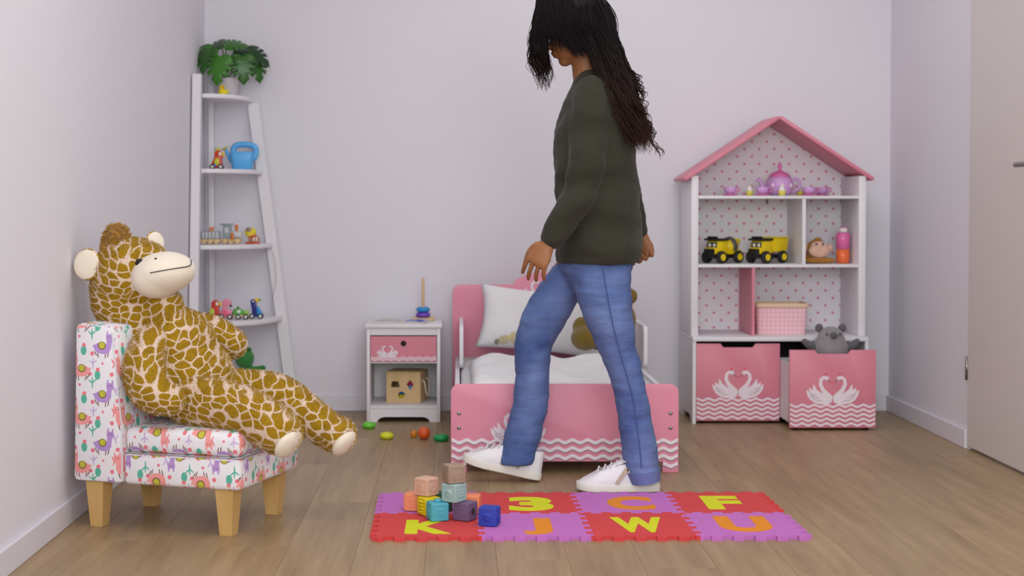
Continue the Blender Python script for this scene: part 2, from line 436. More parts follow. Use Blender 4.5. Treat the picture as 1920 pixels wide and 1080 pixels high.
llamam = llama_fabric(); giram = giraffe_fur(); dotm = dotted_panel(); denimm = denim(); weavem = basket_weave()
beech = ringed_wood('beech_wood', (196, 150, 86), (222, 184, 122)); pine = ringed_wood('pine_wood', (206, 170, 120), (230, 198, 150))
whitep = mat('white_lacquer', (232, 228, 233), .45, .012, 3)
pinkp = mat('pink_lacquer', (220, 131, 150), .45, .02, 3)
pinkb = mat('pink_bed_lacquer', (232, 146, 170), .45, .02, 3)
decal = mat('white_print', (240, 226, 236), .5, .02); decalg = mat('grey_print_line', (150, 120, 132), .5, .02); rose = mat('rose_print', (232, 96, 128), .5, .02)
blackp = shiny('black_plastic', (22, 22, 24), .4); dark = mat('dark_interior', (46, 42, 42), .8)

# printed swans and waves, as thin pieces laid on a panel facing the camera (o = lower middle of the swans)
def swans(parent, o, wdt, grey=decalg):
    k = wdt; g = B(); r = B(); d = B()
    for s in (-1, 1):
        def q(L): return [(s*x*k, y*k) for x, y in L]
        b = B()
        body = [(.02, .02), (.1, -.015), (.22, -.02), (.34, .01), (.43, .07), (.49, .17), (.5, .26), (.44, .22), (.45, .30), (.38, .25), (.37, .37), (.30, .26), (.22, .2), (.14, .17), (.06, .16), (.0, .12)]
        nk = [(.03, .08), (.1, .16), (.19, .26), (.235, .36), (.225, .45), (.17, .495), (.11, .48), (.075, .445)]
        b.prism(q(body), .0006, o)
        b.prism(ribbon(q(nk), [.12*k, .1*k, .075*k, .065*k, .06*k, .06*k, .075*k, .03*k]), .0009, o)
        part('swan_print', b, decal, parent, None)
        d.prism(q([(.105, .455), (.06, .40), (.045, .41), (.075, .465)]), .0012, o)
        r.prism(q([(.055, .405), (.0, .385), (.035, .43)]), .0012, o); r.prism(q(disc(.13, .56, .035, .02, 8)), .0008, o)
        for j in range(3):
            g.prism(ribbon(q([(.2 + .05*j, .05 + .05*j), (.3 + .04*j, .05 + .055*j), (.42 + .015*j, .13 + .045*j)]), .008*k), .0011, o)
    for nm, b, m in (('feather_lines', g, grey), ('swan_beaks', d, grey), ('rose_accents', r, rose)): part(nm, b, m, parent, None)['kind'] = 'stuff'
def waves(parent, x0, x1, zs, o, amp, lam, th, shadow=0, m=None):
    for z in zs:
        n = max(12, int((x1-x0)/lam*10)); P = []
        for i in range(n+1):
            x = x0 + (x1-x0)*i/n; P.append((x, z + amp*cos(2*pi*(x-x0)/lam)))
        L = [(p[0], p[1]+th/2) for p in P] + [(p[0], p[1]-th/2) for p in P[::-1]]
        part('wave_stripe', B().prism(L, .0007, o), m or decal, parent, None)
        if shadow:
            L = [(p[0], p[1]-th/2+shadow*.2) for p in P] + [(p[0], p[1]-th/2-shadow) for p in P[::-1]]
            part('wave_shadow_line', B().prism(L, .0005, o), decalg, parent, None)
# ================================================================ BED
BX0, BX1, FY, HY = -.027, .757, 5.12, 6.50
bw = BX1 - BX0; bx = (BX0+BX1)/2
bed = thing('toddler_bed', 'pink and white toddler bed with swans on its low footboard', 'bed', (bx, (FY+HY)/2, 0))
hw = bw/2; fy = FY - (FY+HY)/2; hy = -fy
def board(z1, notch, r):
    P = [(-hw, 0), (-hw+.055, 0), (-hw+.055, notch), (hw-.055, notch), (hw-.055, 0), (hw, 0)]
    return P + [p for p in rrect(-hw, 0, hw, z1, r) if p[1] > r + .001]
fbd = part('footboard', B().prism(board(.305, .038, .03), .018, (0, fy+.018, 0), bev=.002), pinkb, bed)
fo = (0, fy - .0004, 0)
swans(fbd, (-.16, fy-.0004, .105), .19)
waves(fbd, -hw+.003, hw-.003, (.108, .081, .054), fo, .005, .052, .012, .004)
for x0 in (-hw+.003, hw-.053): waves(fbd, x0, x0+.05, (.027,), fo, .005, .052, .012, .004)
for sx in (-1, 1):
    for z in (.155, .205):
        part('bolt', B().lathe([(.007, 0), (.0065, .003), (.004, .0035)], M=Matrix.Translation((sx*(hw-.028), fy, z)) @ Matrix.Rotation(pi/2, 4, 'X'), n=12), steel, bed, True)
hb = rrect(-hw, 0, hw, .575, .035)
hb = [(-hw, 0), (-hw+.055, 0), (-hw+.055, .06), (hw-.055, .06), (hw-.055, 0), (hw, 0)] + [p for p in hb if p[1] > .05 and p[0] > 0] + [(.13, .575), (.11, .60), (.06, .622), (0, .63), (-.06, .622), (-.11, .60), (-.13, .575)] + [p for p in hb if p[1] > .05 and p[0] < 0]
hbd = part('headboard', B().prism(hb, .018, (0, hy, 0), bev=.002), pinkb, bed)
swans(hbd, (0, hy-.0185, .49), .2)
for s in (-1, 1):
    x = s*(hw-.022)
    part('side_rail', B().box((x-.009, fy+.0185, .13), (x+.009, hy-.0185, .262), .003), whitep, bed)
    part('guard_rail', B().prism(rrect(.86, .263, hy-fy-.0185, .435, .03), .016, (x+.008, fy, 0), (0, 1, 0), (0, 0, 1), bev=.002), whitep, bed)
part('slat_base', B().box((-hw+.032, fy+.02, .14), (hw-.032, hy-.02, .158)), whitep, bed)
mattm = mat('mattress_cover', (206, 204, 206), .9, .03, 6, .2, 200)
solo('mattress', 'pale grey mattress lying in the toddler bed', 'mattress', B().box((-hw+.035, fy+.025, 0), (hw-.035, hy-.025, .105), .02, 3), mattm, (bx, (FY+HY)/2, .1585))
duv = mat('white_cotton', (236, 234, 236), .9, .02, 5, .35, 9)
solo('duvet', 'thick white duvet spread over the bed mattress', 'duvet', B().puff(.63, .80, .10, Matrix(), 40, 6, lump=.03, low=.25, seed=3, fs=7), duv, (bx-.005, 5.66, .2765), smooth=True)
t = NT('pillowcase_print'); p = t.flat(t.coord(), (0, 1)); p = t.vmath('MULTIPLY', p, (100, 100, 0)); c = lin((234, 231, 233))
for d, q in ((t.union([t.ell(p, -16, -11, 2.6, 1.6, 10), t.ell(p, -12, -10, 2, 2.2, 0), t.ell(p, -9.5, -6, .9, 3.5, 10), t.ell(p, -8, -10, 1.4, 2.4, -20)]), (214, 198, 160)), (t.ell(p, -19, -12, 1.1, 1.0), (150, 152, 136)), (t.ell(p, -7, -12, 3, 1.6), (140, 150, 205)), (t.ell(p, -14, -10, .7, .7), (228, 208, 140))):
    c = t.mix(t.inside(d), c, lin(q))
t.link(c, t.b.inputs['Base Color']); t.b.inputs['Roughness'].default_value = .9; t.bump(t.noise(9, 3), .5, .02)
P0 = V((.36, 6.365, .424)); PM = Matrix.Rotation(radians(6), 4, 'Y') @ Matrix.Rotation(radians(68), 4, 'X')
po = solo('pillow', 'white pillow with small printed animals leaning on the pink headboard', 'pillow', B().puff(.56, .285, .13, Matrix(), 32, 3, pinch=.09, lump=.02, seed=9), t.m, P0, smooth=True)
po.rotation_euler = PM.to_euler()
# olive bear on the bed
bearm = plush('olive_plush', (116, 92, 10)); bb = at(1130, 640, 6.05); bb.z = .335
tb = thing('teddy_bear', 'olive brown plush bear sitting on the bed behind the walking legs', 'plush toy', bb)
b = B().ell((0, 0, .075), (.10, .08, .08)).ell((.03, .01, .17), (.075, .075, .07)).ell((-.075, -.05, .05), (.06, .07, .05)).ell((.08, -.05, .04), (.05, .07, .045)).ell((-.085, -.01, .09), (.04, .04, .045)).ell((.1, -.01, .12), (.035, .04, .06))
part('body', blob(b, .008, 4), bearm, tb, True)
for s in (-1, 1): part('ear', B().ell((.03 + s*.082, .01, .215), (.03, .018, .032)), bearm, tb, True)
part('muzzle', B().ell((.03, -.07, .155), (.038, .03, .03)), plush('tan_plush', (186, 150, 90)), tb, True)
for s in (-1, 1): part('eye', B().ell((.03 + s*.03, -.066, .19), .008, n=8), blackp, tb, True)

# ================================================================ NIGHTSTAND
NX0, NX1, NY0, NY1 = -.39, -.078, 6.315, 6.63
nw = (NX1-NX0)/2
ns = thing('nightstand', 'small white bedside table with a pink swan drawer', 'nightstand', ((NX0+NX1)/2, NY0, 0))
nd = NY1 - NY0
part('table_top', B().box((-nw-.008, -.008, .40), (nw+.008, nd, .416), .004), whitep, ns)
for s in (-1, 1): part('side_panel', B().box((s*nw - (.014 if s > 0 else 0), .0, 0), (s*nw + (.014 if s < 0 else 0), nd, .3995), .002), whitep, ns)
part('back_panel', B().box((-nw+.0145, nd-.01, .03), (nw-.0145, nd-.002, .395)), whitep, ns)
part('top_rail', B().box((-nw+.0145, .003, .37), (nw-.0145, .02, .3995)), whitep, ns)
part('lower_shelf', B().box((-nw+.0145, .002, .058), (nw-.0145, nd-.011, .07)), whitep, ns)
part('drawer_floor', B().box((-nw+.0145, .01, .25), (nw-.0145, nd-.011, .256)), whitep, ns)
n2 = nw - .0145
ap = [(-n2, 0), (-n2+.012, 0)]
ap += [(-n2+.012+.04*sin(a), .03*(1-cos(a))*1.0) for a in [pi/2*k/6 for k in range(1, 7)]]
ap = [(-n2, 0), (-n2+.03, .0)] + [(-n2+.03+.035*(1-cos(a)), .022*sin(a)) for a in [pi/2*k/5 for k in range(1, 6)]]
ap = ap + [(-x, z) for x, z in ap[::-1]] + [(n2, .057), (-n2, .057)]
part('arched_apron', B().prism(ap, .014, (0, .016, 0)), whitep, ns)
hole = disc(0, .334, .0125, n=20)
df = part('drawer_front', B().prism([(-n2+.002, .258), (n2-.002, .258), (n2-.002, .365), (-n2+.002, .365)], .014, (0, .016, 0), holes=[hole]), pinkp, ns)
part('finger_hole', B().cyl((0, .0165, .334), (0, .019, .334), .0135), dark, df, None)
swans(df, (-.068, .0018, .278), .09); waves(df, -n2+.003, n2-.003, (.274, .265), (0, .0018, 0), .0025, .034, .005)

# ================================================================ DOLLHOUSE BOOKCASE
HX0, HX1 = .985, 1.724; hx = (HX0+HX1)/2; hwid = (HX1-HX0)/2
UY, LY, BY = 6.32, 6.27, 6.63
hs = thing('dollhouse_bookcase', 'white dollhouse bookcase with pink gabled roof and dotted back', 'bookcase', (hx, LY, 0))
ud = UY - LY; bd = BY - LY; TS = .03; ZB = .366
for s in (-1, 1):
    part('upper_side', B().box((min(s*hwid, s*(hwid-TS)), ud, ZB+.0005), (max(s*hwid, s*(hwid-TS)), bd, 1.045), .002), whitep, hs)
    x0 = s*hwid; x1 = s*(hwid-.014)
    pr = [(0, 0), (.05, 0), (.075, .03), (bd-.11, .03), (bd-.08, 0), (bd, 0), (bd, .3475), (0, .3475)]
    part('cabinet_side', B().prism(pr, .014, (min(x0, x1), 0, 0), (0, 1, 0), (0, 0, 1)), whitep, hs)
part('cabinet_top', B().box((-hwid, -.004, .348), (hwid, bd, ZB), .002), whitep, hs)
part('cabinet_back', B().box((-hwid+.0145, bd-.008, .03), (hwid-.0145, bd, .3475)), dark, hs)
RZ, EZ = 1.285, 1.04
back = [(-hwid+TS, ZB+.001), (hwid-TS, ZB+.001), (hwid-TS, EZ+TS*(RZ-EZ)/hwid-.001), (0, RZ-.001), (-hwid+TS, EZ+TS*(RZ-EZ)/hwid-.001)]
part('dotted_back_panel', B().prism(back, .006, (0, bd-.001, 0)), dotm, hs)
shel = []
for z in (.948, .657): shel.append(part('shelf', B().box((-hwid+TS, ud+.002, z), (hwid-TS, bd-.008, z+.0125), .001), whitep, hs))
xd = at(1508, 430, UY).x - hx
part('divider', B().box((xd-.007, ud+.004, .670), (xd+.007, bd-.008, .9475)), whitep, hs)
xd2 = at(1413, 560, UY).x - hx
part('pink_divider', B().box((xd2-.006, ud+.004, ZB+.001), (xd2+.006, bd-.008, .6565)), pinkp, hs)
sl = math.atan2(RZ-EZ, hwid); rl = hwid/cos(sl) + .03
for s in (-1, 1):
    M = Matrix.Translation((0, 0, RZ)) @ (Matrix.Rotation(sl, 4, 'Y') if s > 0 else Matrix.Rotation(-sl, 4, 'Y'))
    lo, hi = ((0, ud-.012, 0), (rl, bd, .015)) if s > 0 else ((-rl, ud-.012, 0), (0, bd, .015))
    part('roof_board', B().box(lo, hi, .002, M=M), pinkp, hs)
hk = at(1441, 380, UY)
part('magnet_catch', B().box((hk.x-hx-.004, ud+.02, .924), (hk.x-hx+.004, ud+.028, .9475), .002), mat('grey_plastic', (70, 64, 62), .5), hs)
# two pull-out boxes
dwid = .352
def toy_box(x0, yf, label):
    d = thing('storage_box', label, 'storage box', (x0 + dwid/2, yf, 0), group='pink swan boxes under the dollhouse')
    h = dwid/2; nt = .062
    fp = [(-h, .012), (h, .012), (h, .338), (nt+.012, .338), (nt, .322), (-nt, .322), (-nt-.012, .338), (-h, .338)]
    if yf < 6.2: fp = [(x, z - .008 if z > .3 else z) for x, z in fp]
    f = part('front_panel', B().prism(fp, .014, (0, .014, 0), bev=.001), pinkp, d)
    for s in (-1, 1): part('box_side', B().box((min(s*(h-.004), s*(h-.014)), .0145, .03), (max(s*(h-.004), s*(h-.014)), .30, .27)), whitep, d)
    part('box_back', B().box((-h+.0145, .29, .03), (h-.0145, .30, .27)), whitep, d)
    part('box_bottom', B().box((-h+.0145, .0145, .03), (h-.0145, .2895, .038)), whitep, d)
    for sx in (-1, 1):
        for y in (.04, .26): part('glide', B().cyl((sx*(h-.03), y, 0), (sx*(h-.03), y, .0295), .012, n=12), blackp, d, True)
    swans(f, (.0, -.0004, .112), .215); waves(f, -h+.002, h-.002, (.102, .083, .064, .045, .026), (0, -.0004, 0), .0045, .05, .0095)
    return d
toy_box(HX0+.0155, LY+.002, 'pink swan storage box pushed fully under the dollhouse, nearer the bed')
drw = toy_box(at(1480, 720, 6.08).x, 6.075, 'pulled out pink swan storage box holding a grey plush')

# ================================================================ CORNER LADDER SHELF
ZL = [at(430, y, 6.35).z for y in (176, 317, 459, 601, 742)]
ls = thing('corner_shelf', 'white corner ladder shelf with rounded tiers by the left wall', 'shelf', (XL+.02, YB-.02, 0))
cx, cy = XL+.02, YB-.02
def ra(z): return .385 - .13*z          # reach along the back wall
def rb(z): return .47 - .10*z           # reach along the left wall
TOPZ = at(370, 140, 6.35).z
for i, z in enumerate(ZL):
    a, bq = ra(z) - .004, rb(z) - .004
    P = [(.0, 0)] + [(a*sin(pi/2*k/16), -bq*cos(pi/2*k/16)) for k in range(17)][::1]
    P = [(.026, -.026)] + [(.026, -bq)] + [(.026 + (a-.026)*sin(pi/2*k/16)**.9, -.026 - (bq-.026)*cos(pi/2*k/16)**.9) for k in range(1, 17)] + [(a, -.026)]
    Q = []
    for p in P:
        if not Q or (V(p) - V(Q[-1])).length > .002: Q.append(p)
    part('tier', B().prism(Q, .018, (0, 0, z-.018), (1, 0, 0), (0, 1, 0), bev=.002), whitep, ls)
part('corner_post', B().box((0, -.024, 0), (.024, 0, TOPZ-.02), .003), whitep, ls)
b = B(); b.loft([[V((x, y, z)) for x, y in ((-.012, -rb(z)-.018), (.024, -rb(z)-.018), (.024, -rb(z)+.012), (-.012, -rb(z)+.012))] for z in (0, TOPZ)])
part('slanted_leg', b, whitep, ls, None)
b = B(); b.loft([[V((x, y, z)) for x, y in ((ra(z)-.032, -.024), (ra(z)+.017, -.024), (ra(z)+.017, -.002), (ra(z)-.032, -.002))] for z in (0, TOPZ-.1)])
part('slanted_leg', b, whitep, ls, None)
cd = [at(507, 462, 6.60), at(515, 490, 6.60), at(517, 530, 6.60), at(509, 565, 6.60), at(512, 590, 6.60)]
solo('cord', 'thin grey cord hanging beside the corner shelf', 'cord', B().tube(cd, .0013, 6, 5), mat('cord_grey', (176, 170, 176), .7), (cd[0].x, cd[0].y, cd[-1].z), world=True, smooth=True)

# ================================================================ CHILD'S CHAIR
CO = V((-1.106, 4.25, 0)); CA = radians(-17.7)
ch = thing('kids_chair', 'low llama print slipper chair with tapered wooden legs', 'chair', CO, CA)
CLN, CW = .53, .40
def upr(name, b, flip=1, off=(0, 0)):
    me = finish(b, name, llamam, 35); boxuv(me, flip, off); o = bpy.data.objects.new(name, me); COL.objects.link(o); o.parent = ch; return o
prof = [(.002, .132), (.165, .132), (.165, .30), (.135, .578), (.012, .585)]
upr('backrest', B().prism(prof, CW, (0, CW, 0), (1, 0, 0), (0, 0, 1), bev=.016))
upr('seat_base', B().box((.166, 0, .132), (CLN, CW, .222), .014, 3), -1, (.03, .05))
b = bmesh.new()
upr('seat_cushion', B().box((.166, .001, .2235), (CLN, CW-.001, .294), .024, 4), -1, (.03, .05))
sq = [(.170, -.002), (CLN-.006, -.002), (CLN+.002, .006), (CLN+.002, CW-.006), (CLN-.006, CW+.002), (.170, CW+.002)]
part('piping', B().tube([(x, y, .2225) for x, y in sq], .0022, 6), mat('grey_piping', (150, 140, 150), .8), ch, True)
part('piping', B().tube([(x, z2, z) for x, z, z2 in ((.131, .560, .0045), (.156, .33, .0045), (.1605, .30, .0045), (.1605, .15, .0045))], .0026, 6), llamam if False else mat('white_piping', (226, 222, 230), .8), ch, True)
for x, y in ((.06, .05), (.06, CW-.05), (CLN-.06, .05), (CLN-.06, CW-.05)):
    r = []
    for z, h in ((0, .019), (.1315, .028)): r.append([V((x + a*h, y + c*h, z)) for a, c in ((-1, -1), (1, -1), (1, 1), (-1, 1))])
    part('leg', B().loft(r), beech, ch, None)

# ================================================================ FOAM MAT
MO = V((-.236, 4.068, 0)); TSZ, TSY = .300, .315
mt = thing('foam_play_mat', 'red and purple interlocking foam letter mat on the floor', 'play mat', MO, radians(.6))
redf = mat('red_foam', (210, 62, 64), .8, .04, 20, .1, 300); purf = mat('purple_foam', (194, 110, 190), .8, .04, 20, .1, 300)
yelf = mat('lime_foam', (214, 216, 8), .8, .03, 20); oraf = mat('orange_foam', (228, 138, 10), .8, .03, 20)
def teeth(L, n=5, a=.009, ph=0):
    P = [(0, 0)]; m = 2*n
    for k in range(m):
        s = a if (k + ph) % 2 else -a; f = .004 if s > 0 else -.004
        x0, x1 = L*k/m, L*(k+1)/m
        if 0 < k: P.append((x0, s))
        else: P.append((x0 + .0115, 0)); P.append((x0 + .0115, s))
        if k < m-1: P.append((x1, s))
        else: P.append((x1 - .0115, s)); P.append((x1 - .0115, 0))
    return P + [(L, 0)]
def hseg(i, j): return [(i*TSZ + p, j*TSY + q) for p, q in teeth(TSZ, ph=(i + j) % 2)]
def vseg(i, j): return [(i*TSZ + q, j*TSY + p) for p, q in teeth(TSY, ph=(i + j + 1) % 2)]
GAP = .0006
lets = {(0, 0): ('K', 757, 975, 850, 1001), (1, 0): ('J', 977, 972, 1037, 1002), (2, 0): ('W', 1145, 970, 1250, 998), (3, 0): ('U', 1342, 968, 1448, 997),
        (1, 1): ('3', 950, 932, 1040, 958), (2, 1): ('C', 1135, 931, 1228, 956), (3, 1): ('F', 1317, 930, 1392, 955)}
for j in range(2):
    for i in range(4):
        L = hseg(i, j) + vseg(i+1, j)[1:] + hseg(i, j+1)[::-1][1:] + vseg(i, j)[::-1][1:-1]
        red = (i + j) % 2 == 0
        to = part('mat_tile', B().prism(L, .012, (0, 0, 0), (1, 0, 0), (0, 1, 0)), redf if red else purf, mt, None)
        if (i, j) in lets:
            c, x0, y0, x1, y1 = lets[(i, j)]
            a, d = fl(x0, y1, .012), fl(x1, y0, .012); e, g = fl(x1, y1, .012), fl(x0, y0, .012)
            wd = ((e.x - a.x) + (d.x - g.x))/2; ctr = (a + d + e + g)/4
            wd *= .93
            me = text_mesh(c, wd, d.y - a.y, .0006, .055)
            me.transform(Matrix.Translation(ctr + V((0, 0, .00005)))); me.transform(mw(mt).inverted())
            part('foam_letter', me, yelf if red else oraf, to, None)
# ================================================================ GIRAFFE PLUSH
gb = CO + Matrix.Rotation(CA, 3, 'Z') @ V((.30, .2, .29))
gi = thing('giraffe_plush', 'big plush giraffe slumped in the llama print chair', 'plush toy', gb)
def px(x, y, Y): return at(x, y, Y)
rnd = random.Random(3)
def furry(name, b):
    gm_ = blob(b, .0065, 4); fv, ff = [], []
    for p_ in gm_.polygons:
        for k in range(3):
            j = V((rnd.uniform(-1, 1), rnd.uniform(-1, 1), rnd.uniform(-1, 1))); q = p_.center + j*.003; n_ = (p_.normal + j*.55 + V((0, 0, -.35))).normalized(); sd_ = n_.orthogonal().normalized()*.0011
            i = len(fv); fv += [q - sd_, q + sd_, q + n_*rnd.uniform(.0032, .0062)]; ff.append((i, i+1, i+2))
    o = part(name, gm_, giram, gi, True, world=True)
    fm = bpy.data.meshes.new('fur'); fm.from_pydata([tuple(v) for v in fv], [], ff); fm.update()
    part('fur', fm, giram, o, None, world=True)['kind'] = 'stuff'
b = B()
b.ell(px(250, 517, 4.40), (.122, .12, .112), n=24)                       # skull
b.ell(px(232, 560, 4.41), (.095, .105, .09), n=24)
b.tube([px(236, 545, 4.41), px(258, 612, 4.41), px(298, 655, 4.40)], [.105, .098, .11], 18, 4)   # neck
b.tube([px(312, 572, 4.38), px(300, 625, 4.385)], [.05, .066], 14, 3)       # throat under the muzzle
b.ell(px(325, 648, 4.39), (.125, .13, .115), n=24)
b.ell(px(352, 708, 4.375), (.135, .135, .125), n=24)                        # belly
furry('body', b)
furry('arm', B().tube([px(285, 640, 4.285), px(270, 688, 4.225), px(284, 732, 4.185), px(318, 750, 4.165)], [.050, .060, .060, .044], 16, 4))
furry('arm', B().tube([px(366, 612, 4.50), px(402, 622, 4.53), px(434, 644, 4.53)], [.043, .046, .047], 14, 4))
furry('leg', B().tube([px(352, 750, 4.27), px(430, 762, 4.205), px(486, 785, 4.155), px(510, 800, 4.13)], [.07, .072, .066, .064], 18, 4).ell(px(524, 811, 4.12), (.064, .058, .062)))
furry('leg', B().tube([px(440, 736, 4.45), px(520, 742, 4.42), px(585, 785, 4.38), px(615, 808, 4.36)], [.07, .064, .055, .052], 18, 4).ell(px(632, 815, 4.345), (.057, .055, .053)))
cream = mat('cream_plush', (238, 224, 206), .95, .05, 30, .35, 300, sheen=.2)
def frame(x, up=(0, 0, 1)):
    x = V(x).normalized(); y = V(up).cross(x).normalized(); z = x.cross(y); return Matrix((x, y, z)).transposed()
mz = frame((1, -.28, .17)); mc = px(306, 512, 4.335)
b = B().ell(mc, (.092, .105, .062), mz, 28).ell(mc - mz @ V((.018, 0, .008)), (.07, .103, .064), mz, 24)
mu = part('muzzle', blob(b, .006, 4), cream, gi, True, world=True)
# stitched mouth, nostril and eye sit on the muzzle / head surface
def on(c, R, r, th, phi, k=1.0):
    d = V((cos(phi)*cos(th), cos(phi)*sin(th), sin(phi))); return c + R @ V((d.x*r[0]*k, d.y*r[1]*k, d.z*r[2]*k))
mp = [on(mc, mz, (.092, .105, .062), radians(a), radians(ph), 1.012) for a, ph in ((-82, 3), (-60, 4), (-35, 5), (-12, 6), (2, 12), (12, 24))]
part('mouth_stitch', B().tube(mp, .0014, 6, 5), mat('black_thread', (48, 44, 46), .8), mu, True, world=True)
part('nostril', B().ell(on(mc, mz, (.092, .105, .062), radians(-72), radians(42), .985), .004, n=8), blackp, mu, True, world=True)
ec = px(262, 493, 4.30)
dn = None
for (ex, ey, eY) in ((262, 493, 4.281), (300, 488, 4.495)):
    q = px(ex, ey, eY); e_ = part('eye', B().ell(q, (.0135, .011, .0125), n=14), shiny('eye_gloss', (14, 13, 14), .08), gi, True, world=True)
tuf = plush('tuft_plush', (160, 112, 22), 120)
b = B().ell(px(219, 450, 4.40), (.036, .05, .044), n=16).ell(px(203, 468, 4.41), (.026, .04, .05), n=14)
for k in range(420):
    th, ph = random.uniform(0, 2*pi), math.asin(random.uniform(-.1, 1)); d = V((cos(th)*cos(ph), sin(th)*cos(ph), sin(ph)))
    q = px(219, 450, 4.40) + V((d.x*.034, d.y*.048, d.z*.042)); j = V((random.uniform(-1, 1), random.uniform(-1, 1), random.uniform(-1, 1)))*.006
    b.tube([q, q + d*.005 + j*.3, q + d*.009 + j], [.0026, .0022, .0008], 4, 1, False)
part('hair_tuft', b, tuf, gi, True, world=True)
for (ex, ey, eY, n, r, nm) in ((164, 496, 4.345, (-.25, -.95, .12), .046, 1), (290, 455, 4.45, (.75, -.62, .15), .034, 2)):
    R = frame(n); q = px(ex, ey, eY)
    e_ = part('ear', B().ell(q, (.012, r*.98, r*1.02), R, 20), giram, gi, True, world=True)
    part('ear_lining', B().ell(q + R @ V((.006, 0, 0)), (.0085, r*.9, r*.94), R, 20), cream, e_, True, world=True)
for (ex, ey, eY, n, r1, r2) in ((541, 832, 4.102, (.72, -.42, -.55), .050, .046), (645, 831, 4.325, (.72, -.36, -.58), .046, .044)):
    R = frame(n); part('foot_sole', B().ell(px(ex, ey, eY), (.021, r1, r2), R, 20), cream, gi, True, world=True)

# ================================================================ WALKING PERSON
pb = V((.36, 4.87, 0))
pe = thing('person', 'person in dark green jumper and blue jeans walking past the bed', 'person', pb)
skin = mat('skin', (152, 98, 60), .55, .06, 20, .05, 300)
YN, YF = 4.79, 4.96
hc = px(1072, 50, 4.87); fd = V((-.91, -.06, -.40)).normalized(); sd = V((0, 0, 1)).cross(fd).normalized(); ud = fd.cross(sd)
HR = Matrix((fd, sd, ud)).transposed()
def hd(a, s, u): return hc + HR @ V((a, s, u))
b = B()
b.ell(hc + HR @ V((-.005, 0, .02)), (.092, .072, .098), HR, 24)
b.ell(hd(.03, 0, -.045), (.062, .058, .07), HR, 20)
b.ell(hd(.062, 0, -.092), (.024, .026, .02), HR, 12)
b.tube([hd(.085, 0, .025), hd(.108, 0, -.022), hd(.09, 0, -.03)], [.010, .014, .012], 10, 2)
b.ell(hd(.085, 0, -.055), (.014, .024, .007), HR, 10).ell(hd(.083, 0, -.067), (.013, .02, .007), HR, 10)
b.ell(hd(.078, 0, .04), (.018, .05, .012), HR, 12)
for s in (-1, 1): b.ell(hd(-.005, s*.074, -.01), (.018, .008, .03), HR, 10)
b.tube([hd(-.03, 0, -.05), px(1100, 128, 4.87), px(1112, 165, 4.87)], [.05, .048, .06], 16, 4)
tor = [(1113, 165, .05, .09), (1112, 210, .08, .14), (1112, 280, .10, .13), (1116, 360, .10, .12), (1118, 440, .11, .14), (1118, 500, .10, .14)]
b.loft([ring(px(x, y, 4.87), (rx, 0, 0), (0, ry, 0), 20) for x, y, rx, ry in tor])
nA = [px(1112, 186, 4.745), px(1100, 262, 4.72), px(1092, 345, 4.715), px(1060, 405, 4.70), px(1030, 452, 4.685)]
fA = [px(1120, 190, 5.0), px(1150, 265, 5.03), px(1172, 335, 5.035), px(1188, 390, 5.03), px(1199, 440, 5.02)]
b.tube(nA, [.045, .038, .033, .029, .024], 14, 3); b.tube(fA, [.045, .038, .033, .029, .024], 14, 3)
nl = [(1128, 495), (1136, 560), (1155, 650), (1186, 760), (1203, 868), (1206, 884)]; fl_ = [(1085, 500), (1040, 560), (1000, 650), (994, 760), (968, 862)]
b.tube([px(x, y, YN) for x, y in nl], [.075, .066, .046, .038, .032, .03], 16, 3); b.tube([px(x, y, YF) for x, y in fl_], [.07, .062, .044, .038, .03], 16, 3)
b.tube([px(1208, 880, YN), px(1204, 898, YN), px(1150, 904, YN)], [.028, .026, .022], 12, 3)
b.tube([px(970, 860, YF), px(978, 874, YF), px(925, 868, YF)], [.028, .025, .02], 12, 3)
def hand(wr, d, nrm, curl, thumb, sc=1.0):
    d = V(d).normalized(); nrm = V(nrm); nrm = (nrm - d*nrm.dot(d)).normalized(); sdv = d.cross(nrm)*thumb    # sdv points to the thumb side, nrm out of the palm
    R = Matrix((d, sdv, nrm)).transposed()
    b.loft([ring(wr + d*x*sc, sdv*rx*sc, nrm*ry*sc, 20) for x, rx, ry in ((-.03, .023, .02), (0, .024, .018), (.025, .031, .018), (.05, .038, .0165), (.072, .041, .014), (.084, .036, .010), (.088, .025, .005))])
    for k, (off, L) in enumerate(((.033, .072), (.0115, .08), (-.0105, .074), (-.031, .058))):
        p = wr + d*(.078 - .004*abs(k-1))*sc + sdv*off*sc; a = .15; P = [p - d*.02, p]
        for seg, f in enumerate((.45, .32, .23)):
            a += curl*(1, 1.2, .9)[seg]; p = p + (d*cos(a) + nrm*sin(a))*L*f*sc; p = p + sdv*off*.09; P.append(p)
        b.tube(P, [.0088*sc, .0084*sc, .008*sc, .0074*sc, .0064*sc], 10, 2)
    p = wr + d*.028*sc + sdv*.03*sc; q = (sdv*.42 + d*.85 + nrm*.3).normalized(); q2 = (d*.95 - sdv*.05 + nrm*.35).normalized()
    b.tube([wr + d*.02*sc + sdv*.014, p, p + q*.034*sc, p + q*.034*sc + q2*.032*sc, p + q*.034*sc + q2*.052*sc], [.014*sc, .0135*sc, .011*sc, .0096*sc, .008*sc], 10, 2)
hand(nA[-1] + V((-.003, 0, -.004)), (-.50, -.05, -.86), (.35, .8, -.1), .30, -1, .95)
hand(fA[-1] + V((.004, 0, .004)), (.2, .0, -.97), (-.45, -.85, 0), .72, 1, .9)
bd_ = part('body', blob(b, .0034, 2), skin, pe, True, world=True)
for s in (-1, 1): part('eye', B().ell(hd(.078, s*.03, .018), (.011, .013, .011), HR, 12), shiny('eye_white', (230, 226, 222), .2), bd_, True, world=True)
